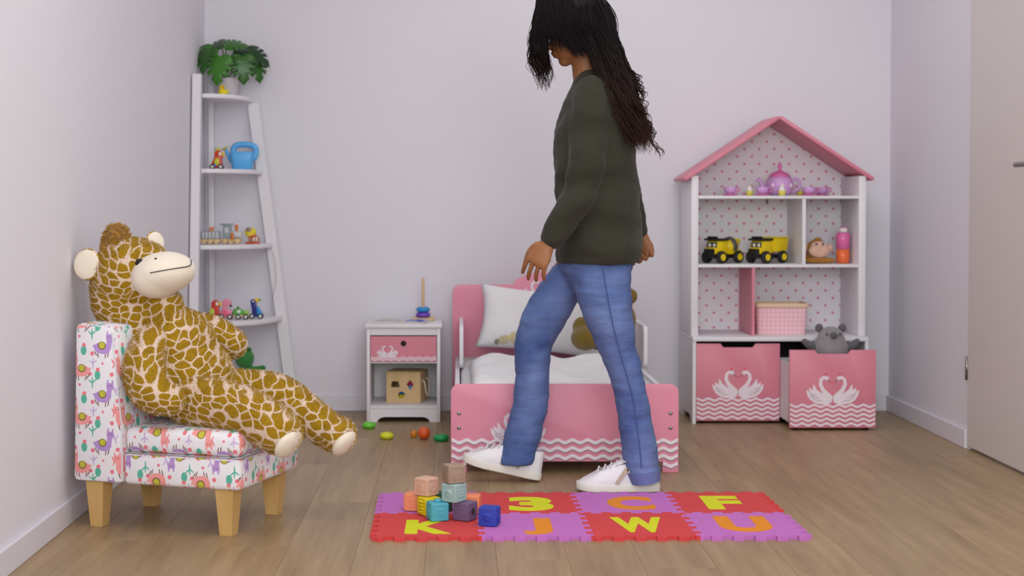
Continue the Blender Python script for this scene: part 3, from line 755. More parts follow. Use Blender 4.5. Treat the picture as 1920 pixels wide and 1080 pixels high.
# jumper
t = NT('dark_green_knit'); n = t.noise(5, 3); t.link(t.mix(n, lin((38, 36, 26)), lin((50, 48, 35))), t.b.inputs['Base Color']); t.b.inputs['Roughness'].default_value = .95
t.b.inputs['Sheen Weight'].default_value = .08
wv = t.node('ShaderNodeTexWave'); wv.inputs['Scale'].default_value = 2.2; wv.inputs['Distortion'].default_value = 7; wv.inputs['Detail'].default_value = 2; wv.bands_direction = 'Z'; t.link(t.coord(), wv.inputs[0])
t.bump(t.math('ADD', t.math('MULTIPLY', wv.outputs[1], .8), t.math('MULTIPLY', t.noise(500, 2), .06)), .55, .024); knit = t.m
rows = [(132, 1088, 1134, .056), (142, 1081, 1143, .08), (160, 1072, 1155, .125), (190, 1058, 1170, .165), (215, 1048, 1177, .175), (245, 1039, 1184, .172), (290, 1038, 1191, .162), (340, 1042, 1196, .155), (390, 1043, 1200, .162), (440, 1044, 1203, .172), (478, 1043, 1201, .182), (492, 1043, 1199, .184)]
b = B(); b.loft([ring(px((l+r)/2, y, 4.87), (px(r, y, 4.87).x - px((l+r)/2, y, 4.87).x, 0, 0), (0, k, 0), 32, 2.2) for y, l, r, k in rows])
b.tube([px(1112, 182, 4.755), px(1104, 262, 4.725), px(1092, 345, 4.715), px(1064, 400, 4.70), px(1036, 446, 4.687)], [.068, .064, .058, .05, .038], 18, 4)
b.tube([px(1120, 186, 4.99), px(1150, 265, 5.03), px(1168, 335, 5.035), px(1184, 390, 5.03), px(1194, 434, 5.02)], [.062, .058, .05, .045, .036], 16, 4)
me = blob(b, .007, 5)
def fold(c):
    m = math.exp(-((c.z - .97)/.09)**2) + .5*math.exp(-((c.z - 1.2)/.05)**2)
    k = max(0, noise.noise(V((c.x*5 + 3, c.y*6, c.z*5))) + .35)
    return .0065*m*k*sin(58*c.z + 7*noise.noise(V((c.x*6, c.y*6, c.z*4))) + 16*c.x)
wobble(me, lambda c: fold(c) + .006*noise.noise(V((c.x*9, c.y*9, c.z*16))) + .0025*noise.noise(V((c.x*22, c.y*14, c.z*40))))
part('jumper', me, knit, pe, True, world=True)
# jeans
def leg(rows, Y, dep):
    R = []
    for (y, l, r), k in zip(rows, dep):
        c = px((l+r)/2, y, Y); R.append(ring(c, (px(r, y, Y).x - c.x, 0, 0), (0, k, 0), 28, 2.1))
    return R
near = [(485, 1066, 1184), (520, 1072, 1184), (560, 1082, 1185), (600, 1096, 1187), (650, 1119, 1192), (700, 1142, 1206), (760, 1156, 1217), (820, 1162, 1228), (868, 1170, 1235), (893, 1178, 1236)]
b = B().loft(leg(near, YN, [.078, .09, .092, .088, .07, .062, .06, .066, .07, .07]))
far = [(490, 1046, 1130), (520, 1022, 1112), (560, 994, 1088), (600, 972, 1064), (650, 964, 1034), (700, 967, 1031), (760, 960, 1027), (820, 944, 1014), (868, 932, 1000)]
b.loft(leg(far, YF, [.078, .09, .092, .088, .07, .062, .06, .066, .068]))
b.loft([ring(px(x, y, 4.87), (rx, 0, 0), (0, ry, 0), 28, 2.3) for x, y, rx, ry in ((1120, 430, .10, .13), (1119, 470, .116, .15), (1117, 505, .116, .155), (1112, 530, .085, .14), (1105, 552, .05, .1))])
me = blob(b, .0065, 4)
wobble(me, lambda c: .005*noise.noise(V((c.x*14, c.y*10, c.z*20))) + .0025*noise.noise(V((c.x*20, c.y*16, c.z*55))))
jn = part('jeans', me, denimm, pe, True, world=True)
cuffm = mat('pale_denim_cuff', (104, 116, 170), .9, .06, 60, .3, 300)
def cuff(y0, y1, l0, r0, l1, r1, Y, dp, tilt):
    R = []
    for y, l, r, g in ((y0, l0, r0, .0), (y0, l0, r0, .004), (y1, l1, r1, .004), (y1, l1, r1, 0)):
        a, c = px(l, y - tilt, Y), px(r, y + tilt, Y); m = (a + c)/2; u = (c - a)/2; R.append(ring(m, u*(1 + g/u.length), (0, dp + g, 0), 28, 2.1))
    part('cuff', B().loft(R), cuffm, jn, 50, world=True)
cuff(880, 901, 1173, 1235, 1182, 1236, YN, .071, -4)
part('side_seam', B().tube([px(x, y, 4.79 - d) for x, y, d in ((1130, 500, .105), (1140, 560, .1), (1152, 620, .09), (1168, 680, .072), (1185, 740, .065), (1196, 810, .068), (1203, 876, .074))], .002, 6, 5), mat('seam_thread', (70, 92, 150), .9), jn, True, world=True)
# shoes: sole, upper, laces, side stripe
leather = mat('white_leather', (232, 228, 232), .45, .02, 8, .08, 60); rub = mat('offwhite_rubber', (228, 222, 214), .6, .02); tan_ = mat('beige_suede', (196, 176, 156), .9, .06); lace = mat('white_lace', (226, 220, 224), .9)
def shoe(loc, rz, ry):
    root = bpy.data.objects.new('shoe', None); COL.objects.link(root); root.parent = pe
    root.location = V(loc) - pb; root.rotation_euler = (0, ry, rz)
    ol = [(-.002, .018), (.01, .030), (.04, .036), (.09, .034), (.14, .038), (.19, .046), (.225, .043), (.25, .030), (.262, .012)]
    def out(k, z, lift=0): return [V((x*1.0 if 0 else x, 0, 0)) for x, _ in ol]
    def prof(z, g, up=0):
        P = [V((x + (g if x > .13 else -g), h + g, z + (up*((x-.17)/.09)**2 if x > .17 else 0))) for x, h in ol]; return P + [V((p.x, -p.y, p.z)) for p in P[::-1]]
    part('sole', B().loft([prof(0, -.003, .006), prof(.003, .001, .006), prof(.022, .002, .006), prof(.026, 0, .006)]), rub, root, 40)
    R = []
    for f, hgt in ((0, .028), (.16, .04), (.33, .055), (.5, .068), (.66, .078), (.8, .086), (.92, .09), (1, .094)):
        P = []
        for x, h in ol:
            t_ = f; top = .095 if x < .10 else .095 - (x - .10)/.16*.048     # instep falls towards the toe
            if x > .24: top = .042
            z = .024 + (top - .024)*t_; s_ = (1 - .42*t_**3) if x > .1 else (1 - .25*t_**3)
            xx = x - (.018*t_ if x > .2 else 0) + (.006*t_ if x < .02 else 0)
            P.append(V((xx, (h - .001)*s_, z)))
        R.append(P + [V((p.x, -p.y, p.z)) for p in P[::-1]])
    part('upper', B().loft(R), leather, root, 60)
    part('tongue', B().box((.0, -.02, 0), (.075, .02, .01), .004, M=Matrix.Translation((.098, 0, .098)) @ Matrix.Rotation(radians(25), 4, 'Y')), leather, root, 40)
    b = B()
    for k in range(5):
        x = .105 + .02*k; z = .1 - (x - .10)/.16*.05
        b.tube([(x, -.026, z-.004), (x+.004, -.01, z+.004), (x+.008, .01, z+.004), (x+.012, .026, z-.006)], .0026, 6, 3)
    for s in (-1, 1): b.tube([(.103, 0, .105), (.10, s*.022, .112), (.112, s*.034, .098), (.118, s*.02, .1)], .0022, 6, 4)
    part('laces', b, lace, root, True)
    for s in (-1, 1):
        b = B()
        for x0, x1 in ((.078, .100), (.138, .104)): b.prism(ribbon([(x0, .028), (x1, .078)], .013), .003, (0, s*.036 + (.0 if s > 0 else .003), 0) if False else (0, -.0365*1 if s < 0 else .0395, 0))
        part('side_stripe', b, tan_, root, None)
    return root
s1 = px(1234, 921, YN); shoe((s1.x, YN, .0005), pi, 0)
s2 = px(1010, 905, YF); shoe((s2.x, YF, .004), pi, radians(-13))
# hair
t = NT('dark_brown_hair'); q = t.node('ShaderNodeSeparateXYZ'); t.link(t.coord(), q.inputs[0]); r = t.node('ShaderNodeMapRange'); r.inputs[1].default_value = 1.05; r.inputs[2].default_value = 1.45; t.link(q.outputs[2], r.inputs[0])
t.link(t.mix(r.outputs[0], lin((62, 38, 30)), lin((18, 13, 14))), t.b.inputs['Base Color']); t.b.inputs['Roughness'].default_value = .6; t.b.inputs['Specular IOR Level'].default_value = .18; hairm = t.m
b = B()
cap = B().ell(hd(-.022, 0, .032), (.114, .099, .112), HR, 28); cap.ell(hd(-.06, 0, -.04), (.075, .09, .085), HR, 20)
cm = blob(cap, .008, 4); b.bm.from_mesh(cm)
hv, hf = [], []
def strand(Q, r):
    n = len(Q); k = len(hv)
    for i, p in enumerate(Q):
        t_ = (Q[min(i+1, n-1)] - Q[max(i-1, 0)]).normalized(); u = t_.orthogonal().normalized(); v = t_.cross(u); rr_ = r*(1 - .7*(i/(n-1))**3)
        for a in (0, 2.094, 4.189): hv.append(tuple(p + (u*cos(a) + v*sin(a))*rr_))
    for i in range(n-1):
        for j in range(3):
            a, c = k + 3*i + j, k + 3*i + (j+1) % 3; hf.append((a, c, c+3, a+3))
def lock(P, r0, amp, tw, curl=1.6, m=6, sp=1.0):      # a curl of several fine strands
    P, _ = spline(P, [0]*len(P), 7); n = len(P); ph = random.random()*6.3
    for q in range(m):
        o1 = V((random.gauss(0, 1), random.gauss(0, 1), random.gauss(0, .4)))*r0*.75*sp; o2 = V((random.gauss(0, 1), random.gauss(0, 1), random.gauss(0, .5)))*r0*1.3*sp; dp = random.gauss(0, .35); am = amp*random.uniform(.7, 1.25)
        Q = []
        for i in range(int(n*random.uniform(.82, 1))):
            f = i/(n-1); a = am*min(1, f*curl)**1.5
            Q.append(P[i] + o1*(1-f) + o2*f + V((a*cos(ph + dp + tw*f), a*.8*sin(ph + dp + tw*f), a*.35*sin(ph*2 + tw*f))))
        if len(Q) > 3: strand(Q, random.uniform(.0011, .0019))
for k in range(330):      # long curls falling behind the shoulder
    f = random.uniform(-1, 1); g = random.uniform(-1, 1); e = random.uniform(0, 1)
    Ys = 4.87 + .085*g; w_ = 4.83 + .13*g
    P = [px(1085 + 28*f, -10 + 18*abs(g), Ys), px(1118 + 26*f, 62, 4.87 + .1*g), px(1140 + 27*f, 120, 4.85 + .12*g), px(1160 + 29*f, 180, w_), px(1182 + 26*f, 232, w_), px(1200 + 19*f, 258 + 34*e, w_)]
    P = P[:random.choice((5, 6, 6, 6, 6))]
    lock(P, random.uniform(.004, .008), random.uniform(.006, .017), random.uniform(16, 34), 1.25)
for k in range(110):      # back of the head
    g = random.uniform(-1, 1); f = random.uniform(-1, 1)
    lock([px(1098 + 10*f, -26, 4.87 + .06*g), px(1136 + 12*f - 8*abs(g), 22, 4.87 + .085*g), px(1148 + 9*f - 8*abs(g), 68, 4.86 + .10*g), px(1162 + 12*f, 124, 4.85 + .11*g), px(1178 + 14*f, 172, 4.84 + .12*g)], random.uniform(.004, .007), .007, random.uniform(8, 18))
for k in range(44):       # stray curls at the back
    y = random.uniform(130, 290); x = 1128 + y*.30; Y = random.uniform(4.74, 4.95); w_ = random.uniform(.5, 1.2)
    lock([px(x, y-40, Y), px(x+12*w_, y-10, Y), px(x+26*w_, y+2, Y), px(x+22*w_, y+18, Y)], .002, .006, 9, 3, 3)
for k in range(80):       # locks hanging in front of the face
    f = random.uniform(-1, 1); g = random.uniform(-1, 1); e = random.random()
    lock([px(1050 + 8*f, -38, 4.87 + .02*g), px(1030 + 14*f, -8 + 8*g, 4.87 + .06*g), px(1012 + 10*f, 45, 4.86 + .08*g), px(1009 + 14*f, 92, 4.85 + .08*g), px(1014 + 14*f, 112 + 18*e, 4.85 + .07*g), px(1020 + 10*f, 124 + 54*e*e, 4.85 + .06*g)], random.uniform(.003, .006), .010, random.uniform(12, 24), 1.4)
for k in range(130):      # curtain of hair over the near cheek
    f = random.uniform(-1, 1); e = random.random()
    lock([px(1056 + 16*f, -38, 4.865), px(1048 + 30*f, -20, 4.815), px(1040 + 34*f, 14, 4.776), px(1036 + 34*f, 56, 4.772), px(1034 + 30*f, 76 + 30*e*e, 4.778)], random.uniform(.004, .007), .005, random.uniform(6, 14))
for k in range(150):      # side of the head over the ear
    f = random.uniform(-1, 1); s = random.choice((-1, -1, 1)); Y = 4.87 + s*.094
    lock([px(1066 + 16*f, -38, 4.87), px(1068 + 28*f, -20, 4.87 + s*.058), px(1074 + 32*f, 30, Y + s*.006), px(1088 + 32*f, 72, Y), px(1110 + 26*f, 100 + 14*random.random(), Y + .005*s)], random.uniform(.004, .007), .004, 8)
hm = bpy.data.meshes.new('hair'); b.bm.to_mesh(hm); b.bm.free()
cv = [tuple(v.co) for v in hm.vertices]; cf = [tuple(p.vertices) for p in hm.polygons]; bpy.data.meshes.remove(hm); nb = len(cv)
hm = bpy.data.meshes.new('hair'); hm.from_pydata(cv + hv, [], cf + [tuple(i + nb for i in q) for q in hf]); hm.update()
part('hair', hm, hairm, pe, True, world=True)
# ================================================================ SOFT BLOCKS ON THE MAT
def block(label, col, x, y, z, deg, sym=(), nub=None):
    nm = 'rubber_' + '_'.join(str(c) for c in col)
    m = mat('soft_rubber_' + label.split()[0], col, .6, .03, 20) if False else mat(nm, col, .6, .03, 20)
    S = .0264; x = -.02 + (x + .02)*1.07; y = 4.29 + (y - 4.29)*1.07
    t = thing('soft_block', label, 'toy block', (x, y, z), radians(deg), 'soft stacking blocks on the mat')
    part('cube', B().box((-S, -S, .0003), (S, S, 2*S), .004, 2), m, t)
    for face, s in sym:
        M = {'f': Matrix.Translation((0, -S, S)), 'l': Matrix.Translation((-S, 0, S)) @ Matrix.Rotation(-pi/2, 4, 'Z'), 'r': Matrix.Translation((S, 0, S)) @ Matrix.Rotation(pi/2, 4, 'Z')}[face]
        b = B(); f = S - .004; i = S - .0075
        b.prism([(-f, -f), (f, -f), (f, f), (-f, f)], .0012, (0, 0, 0), holes=[[(-i, -i), (i, -i), (i, i), (-i, i)]])
        if s == 'stripes':
            for k in range(4): b.box((-.013, -.0025, -.014 + .0085*k), (.013, 0, -.0105 + .0085*k), .001)
        elif s == 'equals':
            for k in (-1, 1): b.box((-.010, -.002, k*.005-.0018), (.010, 0, k*.005+.0018), .001)
        elif s == 'ball': b.ell((0, 0, 0), (.013, .004, .013)).tube([(-.008, -.004, .003), (0, -.0055, .007), (.009, -.004, .002)], .0018, 6, 3)
        elif s == 'dots':
            for u in (-1, 0, 1):
                for v in (-1, 0, 1): b.ell((u*.009, 0, v*.009), (.003, .0025, .003), n=8)
        elif s == 'moon': b.prism(ribbon([(.012*cos(radians(a)), .012*sin(radians(a))) for a in range(180, 361, 20)], .004), .002)
        elif s == 'knobs':
            for u in range(4): b.ell((.0 , -.001, -.015 + .01*u), (.016, .006, .0035), n=8)
        elif s == 'hole': pass
        else:
            me = text_mesh(s, .018, .024, .0025, .01); me.transform(Matrix.Rotation(pi/2, 4, 'X')); b.bm.from_mesh(me)
        b.xf(M); part('relief', b, m, t, None)
        if s == 'hole': part('round_hole', B().cyl((0, -.0004, 0), (0, .001, 0), .010).xf(M), dark, t, None)
    if nub: part('nub', B().lathe([(.011, 0), (.011, .006), (.009, .008), (.004, .0085)], (0, 0, 2*S)), m, t, True)
MZ = .0128
block('navy blue rubber block lying apart on the mat edge', (40, 62, 168), .080, 4.225, MZ, -15, (('f', 'ball'), ('r', 'moon')))
block('dusky purple rubber block in the bottom row under the mint one', (112, 88, 122), .016, 4.292, MZ, -31, (('f', '5'), ('r', 'hole')))
block('turquoise rubber block with a round nub on top', (78, 168, 186), -.058, 4.288, MZ, 18, (('f', 'equals'), ('l', 'dots')), True)
block('yellow knobbly rubber block tucked behind the turquoise one', (222, 204, 10), -.082, 4.356, MZ, 30, (('l', 'knobs'), ('f', 'knobs')))
block('orange rubber block at the left end of the pile', (236, 150, 110), -.124, 4.42, MZ, -14, (('f', '2'), ('l', 'dots')))
block('dark green rubber block hidden in the middle of the pile', (34, 92, 70), -.045, 4.422, MZ, 5)
block('orange rubber block behind the purple one', (238, 140, 96), .034, 4.385, MZ, -8, (('f', 'stripes'),))
block('beige rubber block with a raised 8 on its face', (220, 176, 154), -.090, 4.378, MZ+.0533, -40, (('f', '8'), ('r', 'moon')))
block('mint grey rubber block carrying the taupe block', (158, 186, 184), -.014, 4.292, MZ+.0533, -37, (('f', 'ball'), ('r', 'dots')))
block('mauve rubber block mostly hidden behind the mint one', (176, 112, 150), -.014, 4.408, MZ+.0533, 0)
block('taupe rubber block on the very top of the pile', (164, 138, 120), -.015, 4.298, MZ+.1066, 24, (('f', 'moon'), ('l', 'stripes')))

# ================================================================ LOOSE RINGS AND BALLS ON THE FLOOR
def ringmesh(R, r, h=None):
    h = h or r; return B().lathe([(R-r, h), (R-r*.9, h*1.55), (R-r*.4, h*1.95), (R, h*2), (R+r*.5, h*1.8), (R+r, h*1.2), (R+r, h*.8), (R+r*.5, h*.2), (R, 0), (R-r*.4, .05*h), (R-r*.9, .45*h), (R-r, h)], n=32)
for lab, col, x, y, s in (('bright green stacking ring lying by the nightstand foot', (112, 206, 60), 692, 803, .029), ('yellow stacking ring on the floor before the nightstand', (214, 216, 30), 725, 823, .028), ('dark green stacking ring on the floor beside the footboard', (30, 166, 84), 827, 827, .031)):
    p = fl(x, y); b = ringmesh(s*.62, s*.38, .0125)
    solo('stacking_ring', lab, 'toy ring', b, shiny('ring_' + lab.split()[0] + lab.split()[1], col, .35), (p.x, p.y, .0003), group='loose stacking rings on the floor', smooth=True)
p = fl(795, 824); solo('toy_ball', 'orange ball on the floor in front of the nightstand', 'ball', B().ell((0, 0, .025), .025, n=24), shiny('orange_ball', (226, 92, 34), .35), (p.x, p.y, 0), smooth=True)
p = fl(776, 820); solo('toy_peg', 'small amber toy peg next to the orange ball', 'toy peg', B().lathe([(.009, 0), (.013, .004), (.013, .022), (.009, .027), (.004, .028)]), shiny('amber_peg', (214, 130, 30), .4), (p.x, p.y, 0), smooth=True)

# ================================================================ ON AND IN THE NIGHTSTAND
ZN = .4163
nx_, ny_ = (NX0+NX1)/2, NY0
mp_ = at(757, 603, NY0+.12)
def leaves(seed, tw, cols, z):
    t = NT('magazine_print%d' % seed); p = t.vmath('MULTIPLY', t.flat(t.coord()), (100, 100, 0)); c = lin((206, 200, 196))
    for d, q in ((t.rect(p, 6, -1, 4, 6), cols[0]), (t.ell(p, -4, 1, 4, 5), cols[1]), (t.rect(p, -8, -3, 2, 3), cols[2])): c = t.mix(t.inside(d), c, lin(q))
    t.link(c, t.b.inputs['Base Color']); t.b.inputs['Roughness'].default_value = .35; return t.m
vs, fs = [], []; N = 24
pr = [(-.12 + .24*i/N, .003 + .007*abs(sin(pi*i/N*2))**.7) for i in range(N+1)]
b = B().loft([[V((x, -.085, z)) , V((x, .085, z)), V((x, .085, 0)), V((x, -.085, 0))] for x, z in pr])
solo('magazine', 'open picture magazine lying on the white nightstand', 'magazine', b, leaves(1, 0, ((86, 110, 190), (190, 178, 166), (150, 140, 132)), 0), (nx_-.015, ny_+.10, ZN), radians(-8))
st = thing('ring_stacker', 'wooden peg stacker with blue and purple rings on the nightstand', 'toy', (at(793, 590, NY0+.2).x, NY0+.225, ZN))
part('base', B().box((-.05, -.05, 0), (.05, .05, .012), .003), pine, st)
part('peg', B().cyl((0, 0, .012), (0, 0, .185), .0062, bev=.002, n=14), pine, st, True)
for z, c, R in ((.0125, (112, 70, 190), .033), (.0355, (36, 140, 204), .031)):
    part('ring', ringmesh(R*.64, R*.36, .0114).xf(Matrix.Translation((0, 0, z))), shiny('stack_ring%d' % c[0], c, .3), st, True)
# shape sorter cube
sx = at(762, 740, NY0+.06)
so = thing('shape_sorter', 'wooden shape sorter cube with rope handles inside the nightstand', 'toy', (sx.x, NY0+.165, .0705), radians(-11))
A = .075; Hs = .125
tr = [(-.05, .092), (-.022, .092), (-.016, .066), (-.056, .066)]; dm = [(.03, .10), (.046, .08), (.03, .054), (.014, .08)]
part('front_panel', B().prism([(-A, 0), (A, 0), (A, Hs), (-A, Hs)], .008, (0, -A+.008, 0), holes=[tr, dm, disc(-.008, .033, .0155)]), pine, so)
part('back_panel', B().box((-A, A-.008, 0), (A, A, Hs)), pine, so)
for s in (-1, 1): part('side_panel', B().box((min(s*A, s*(A-.008)), -A+.0082, 0), (max(s*A, s*(A-.008)), A-.0082, Hs)), pine, so)
part('floor_panel', B().box((-A+.0082, -A+.0082, 0), (A-.0082, A-.0082, .006)), pine, so)
part('lid', B().box((-A, -A, Hs+.0003), (A, A, Hs+.008), .001), pine, so)
for (x, z, c) in ((-.008, .02, (214, 196, 30)), (-.005, .045, (50, 110, 190)), (.03, .06, (90, 150, 210)), (.03, .085, (190, 40, 90))):
    part('shape_piece', B().box((x-.018, -.055, z-.012), (x+.018, -.025, z+.012), .003), shiny('piece%d' % c[0], c), so)
rp = mat('cotton_rope', (226, 214, 196), .9, .05, 80, .3, 400)
part('rope_handle', B().tube([(A, -.04, .095), (A+.012, -.045, .085), (A+.016, -.03, .04), (A+.015, .0, .022), (A+.016, .03, .04), (A+.012, .045, .085), (A, .04, .095)], .0035, 8, 5), rp, so, True)

# ================================================================ IN THE DOLLHOUSE
T1, T2, T3 = .9607, .6697, .3662
pur = mat('lilac_toy_plastic', (212, 164, 220), .35, .03); mag = mat('magenta_toy_plastic', (224, 116, 178), .35, .03)
def hs_at(x, Y): return at(x, 400, Y).x
tp = thing('toy_teapot', 'lilac toy teapot with pink lid on the top dollhouse shelf', 'toy teapot', (hs_at(1462, 6.47), 6.475, T1))
part('pot', B().lathe([(.03, 0), (.042, .004), (.055, .022), (.06, .045), (.056, .066), (.044, .084), (.03, .092)], n=32), pur, tp, True)
part('lid', B().lathe([(.047, .082), (.047, .086), (.036, .098), (.016, .106), (.007, .112), (.006, .118), (.010, .126), (.006, .140), (.001, .148)], n=28), mag, tp, True)
part('handle', B().tube([(.05, 0, .07), (.075, 0, .074), (.088, 0, .055), (.082, 0, .03), (.056, 0, .016)], .0065, 10, 5), pur, tp, True)
part('spout', B().tube([(-.05, 0, .025), (-.072, 0, .035), (-.08, 0, .055), (-.093, 0, .07)], [.015, .012, .009, .008], 12, 4), pur, tp, True)
for a in (-40, 0, 40): part('rosette', B().ell((.058*sin(radians(a)), -.058*cos(radians(a)), .045), (.009, .004, .009), n=10), mat('pale_pink_plastic', (240, 214, 228), .4), tp, True)
def cup(px_, Y, lab):
    c = thing('toy_teacup', lab, 'toy cup', (hs_at(px_, Y), Y, T1), group='lilac toy teacups on the top dollhouse shelf')
    part('saucer', B().lathe([(.018, 0), (.03, .004), (.034, .008), (.032, .008), (.02, .004)], n=24), mag, c, True)
    part('bowl', B().lathe([(.017, .0085), (.022, .014), (.027, .026), (.0285, .038), (.026, .038), (.02, .016), (.001, .013)], n=24), pur, c, True)
    part('handle', B().tube([(.026, 0, .034), (.038, 0, .032), (.036, 0, .018), (.024, 0, .018)], .003, 8, 4), mag, c, True)
cup(1369, 6.40, 'lilac toy teacup nearest the roof edge on the left'); cup(1429, 6.40, 'lilac toy teacup under the teapot spout')
cup(1517, 6.42, 'lilac toy teacup next to the teapot handle'); cup(1541, 6.52, 'lilac toy teacup at the right end of the row')
ysh = mat('yellow_toy_plastic', (224, 212, 90), .4); wsh = mat('cream_toy_plastic', (240, 234, 226), .5)
for px_, Y, lab in ((1405, 6.42, 'yellow and cream toy shaker between two left cups'), (1466, 6.385, 'yellow and cream toy shaker in front of the teapot'), (1500, 6.50, 'yellow and cream toy shaker half hidden behind the right cups')):
    c = thing('toy_shaker', lab, 'toy shaker', (hs_at(px_, Y), Y, T1), group='yellow toy shakers on the top dollhouse shelf')
    part('cup_base', B().lathe([(.013, 0), (.017, .02), (.016, .021)], n=16), ysh, c, True)
    part('swirl_top', B().lathe([(.0155, .0212), (.015, .028), (.011, .031), (.0115, .037), (.007, .041), (.002, .046)], n=16), wsh, c, True)
# trucks
yel = shiny('truck_yellow', (240, 208, 12), .35); tyre = mat('black_tyre', (30, 30, 32), .75, .1, 60, .3, 200)
def truck(px_, lab, kind):
    t = thing('toy_truck', lab, 'toy truck', (hs_at(px_, 6.46), 6.465, T2), radians(38), 'yellow toy trucks in the dollhouse')
    # front towards -x
    part('chassis', B().box((-.085, -.03, .022), (.085, .03, .038), .004), blackp, t)
    part('cab', B().box((-.068, -.036, .04), (-.005, .036, .098), .008).box((-.082, -.033, .04), (-.066, .033, .068), .006), yel, t)
    part('roof', B().box((-.078, -.041, .0985), (-.002, .041, .108), .004).tube([(-.066, -.025, .112), (-.066, .025, .112)], .005, 8), blackp, t)
    part('windscreen', B().box((-.0695, -.028, .07), (-.0685, .028, .092)), shiny('windscreen_grey', (60, 70, 78), .1), t)
    for s in (-1, 1): part('headlamp_eye', B().ell((-.0695, s*.013, .079), (.002, .008, .008), n=10), shiny('lamp_white', (236, 236, 226)), t, True)
    part('grille', B().box((-.09, -.029, .03), (-.0825, .029, .064), .003), blackp, t)
    if kind == 'dump':
        pr = [(.0, .05), (.085, .05), (.096, .108), (-.01, .108), (-.004, .07)]
        part('dump_bed', B().prism(pr, .08, (0, .04, 0), bev=.003), yel, t)
        part('bed_rim', B().box((-.012, -.043, .1085), (.099, .043, .114), .002), yel, t)
    else:
        part('bed_frame', B().prism([(.0, .04), (.085, .04), (.085, .06), (.03, .052), (.0, .06)], .06, (0, .03, 0)), yel, t)
        R = Matrix.Translation((.042, 0, .076)) @ Matrix.Rotation(radians(75), 4, 'Y')
        part('mixer_drum', B().lathe([(.016, -.045), (.032, -.02), (.036, 0), (.030, .025), (.016, .046), (.012, .048)], n=20, M=R), yel, t, True)
        part('drum_band', B().lathe([(.0355, -.012), (.038, -.008), (.038, .010), (.0345, .014)], n=20, M=R), mat('grey_band', (90, 88, 84), .5), t, True)
        part('chute', B().box((.078, -.014, .082), (.098, .014, .106), .004), yel, t)
    for x in (-.055, .052):
        for s in (-1, 1):
            w_ = part('wheel', B().cyl((x, s*.032, .0275), (x, s*.052, .0275), .027, bev=.005, n=22), tyre, t, True)
            part('hub', B().lathe([(.015, 0), (.015, .002), (.010, .003), (.008, .001)], n=16, M=Matrix.Translation((x, s*.052, .0275)) @ Matrix.Rotation(-s*pi/2, 4, 'X')), yel, w_, True)
truck(1356, 'yellow toy cement mixer truck in the dollhouse', 'mixer'); truck(1439, 'yellow toy dump truck in the dollhouse', 'dump')
# monkey
mk = thing('monkey_plush', 'small plush monkey with pale face lying in the dollhouse', 'plush toy', (hs_at(1535, 6.43), 6.44, T2))
brn = plush('mustard_plush', (168, 112, 26)); fac = plush('peach_plush', (226, 180, 160))
part('body', blob(B().ell((-.02, .03, .025), (.045, .04, .024)).ell((.02, -.02, .014), (.055, .022, .014)).ell((-.02, -.028, .013), (.05, .018, .0125)).ell((-.004, .0, .065), (.046, .036, .04)), .005, 4), brn, mk, True)
part('face', B().ell((-.002, -.028, .055), (.045, .02, .03)).ell((-.002, -.026, .078), (.034, .015, .018)), fac, mk, True)
for s in (-1, 1):
    part('ear', B().ell((s*.053 - .002, 0, .068), (.013, .008, .016)), fac, mk, True)
    part('eye', B().ell((s*.014 - .002, -.0415, .084), .0045, n=8), blackp, mk, True)
part('hair_tuft', B().ell((-.002, -.01, .103), (.016, .014, .010)), brn, mk, True)
# bottle
bo = thing('drink_bottle', 'pink and orange drinking bottle beside the plush monkey', 'bottle', (hs_at(1582, 6.42), 6.43, T2))
part('lower_body', B().lathe([(.02, 0), (.0275, .003), (.0285, .03), (.0285, .062)], n=28), mat('orange_clear_plastic', (240, 110, 60), .2, .03), bo, True)
part('upper_body', B().lathe([(.0285, .0622), (.0285, .09), (.030, .094), (.030, .125), (.024, .132), (.019, .134)], n=28), mat('pink_clear_plastic', (226, 110, 168), .2, .03), bo, True)
part('cap', B().lathe([(.019, .1342), (.019, .150), (.017, .152), (.014, .152)], n=24), wsh, bo, True)
part('spout', B().lathe([(.016, .1522), (.016, .156), (.006, .158)], n=20), mag, bo, True)
# basket
kx0, kx1 = hs_at(1417, 6.42), hs_at(1513, 6.42); kc = (kx0+kx1)/2; kw = (kx1-kx0)/2
bk = thing('storage_basket', 'pink woven basket with cream rim beside the pink divider', 'basket', (kc, 6.46, T3))
def rr(hx_, hy_, z): return [V((p[0], p[1], z)) for p in rrect(-hx_, -hy_, hx_, hy_, .02, 5)]
part('basket_body', B().loft([rr(kw*.95, .064, 0), rr(kw*.98, .068, .06), rr(kw*1.0, .07, .115), rr(kw*.95, .066, .115), rr(kw*.9, .06, .01)]), weavem, bk, 50)
part('rim', B().loft([rr(kw*1.02, .073, .1152), rr(kw*1.05, .077, .118), rr(kw*1.06, .078, .13), rr(kw*1.03, .075, .134), rr(kw*.96, .068, .134), rr(kw*.95, .067, .1152)]), mat('cream_rim', (232, 200, 168), .6, .03), bk, 50)
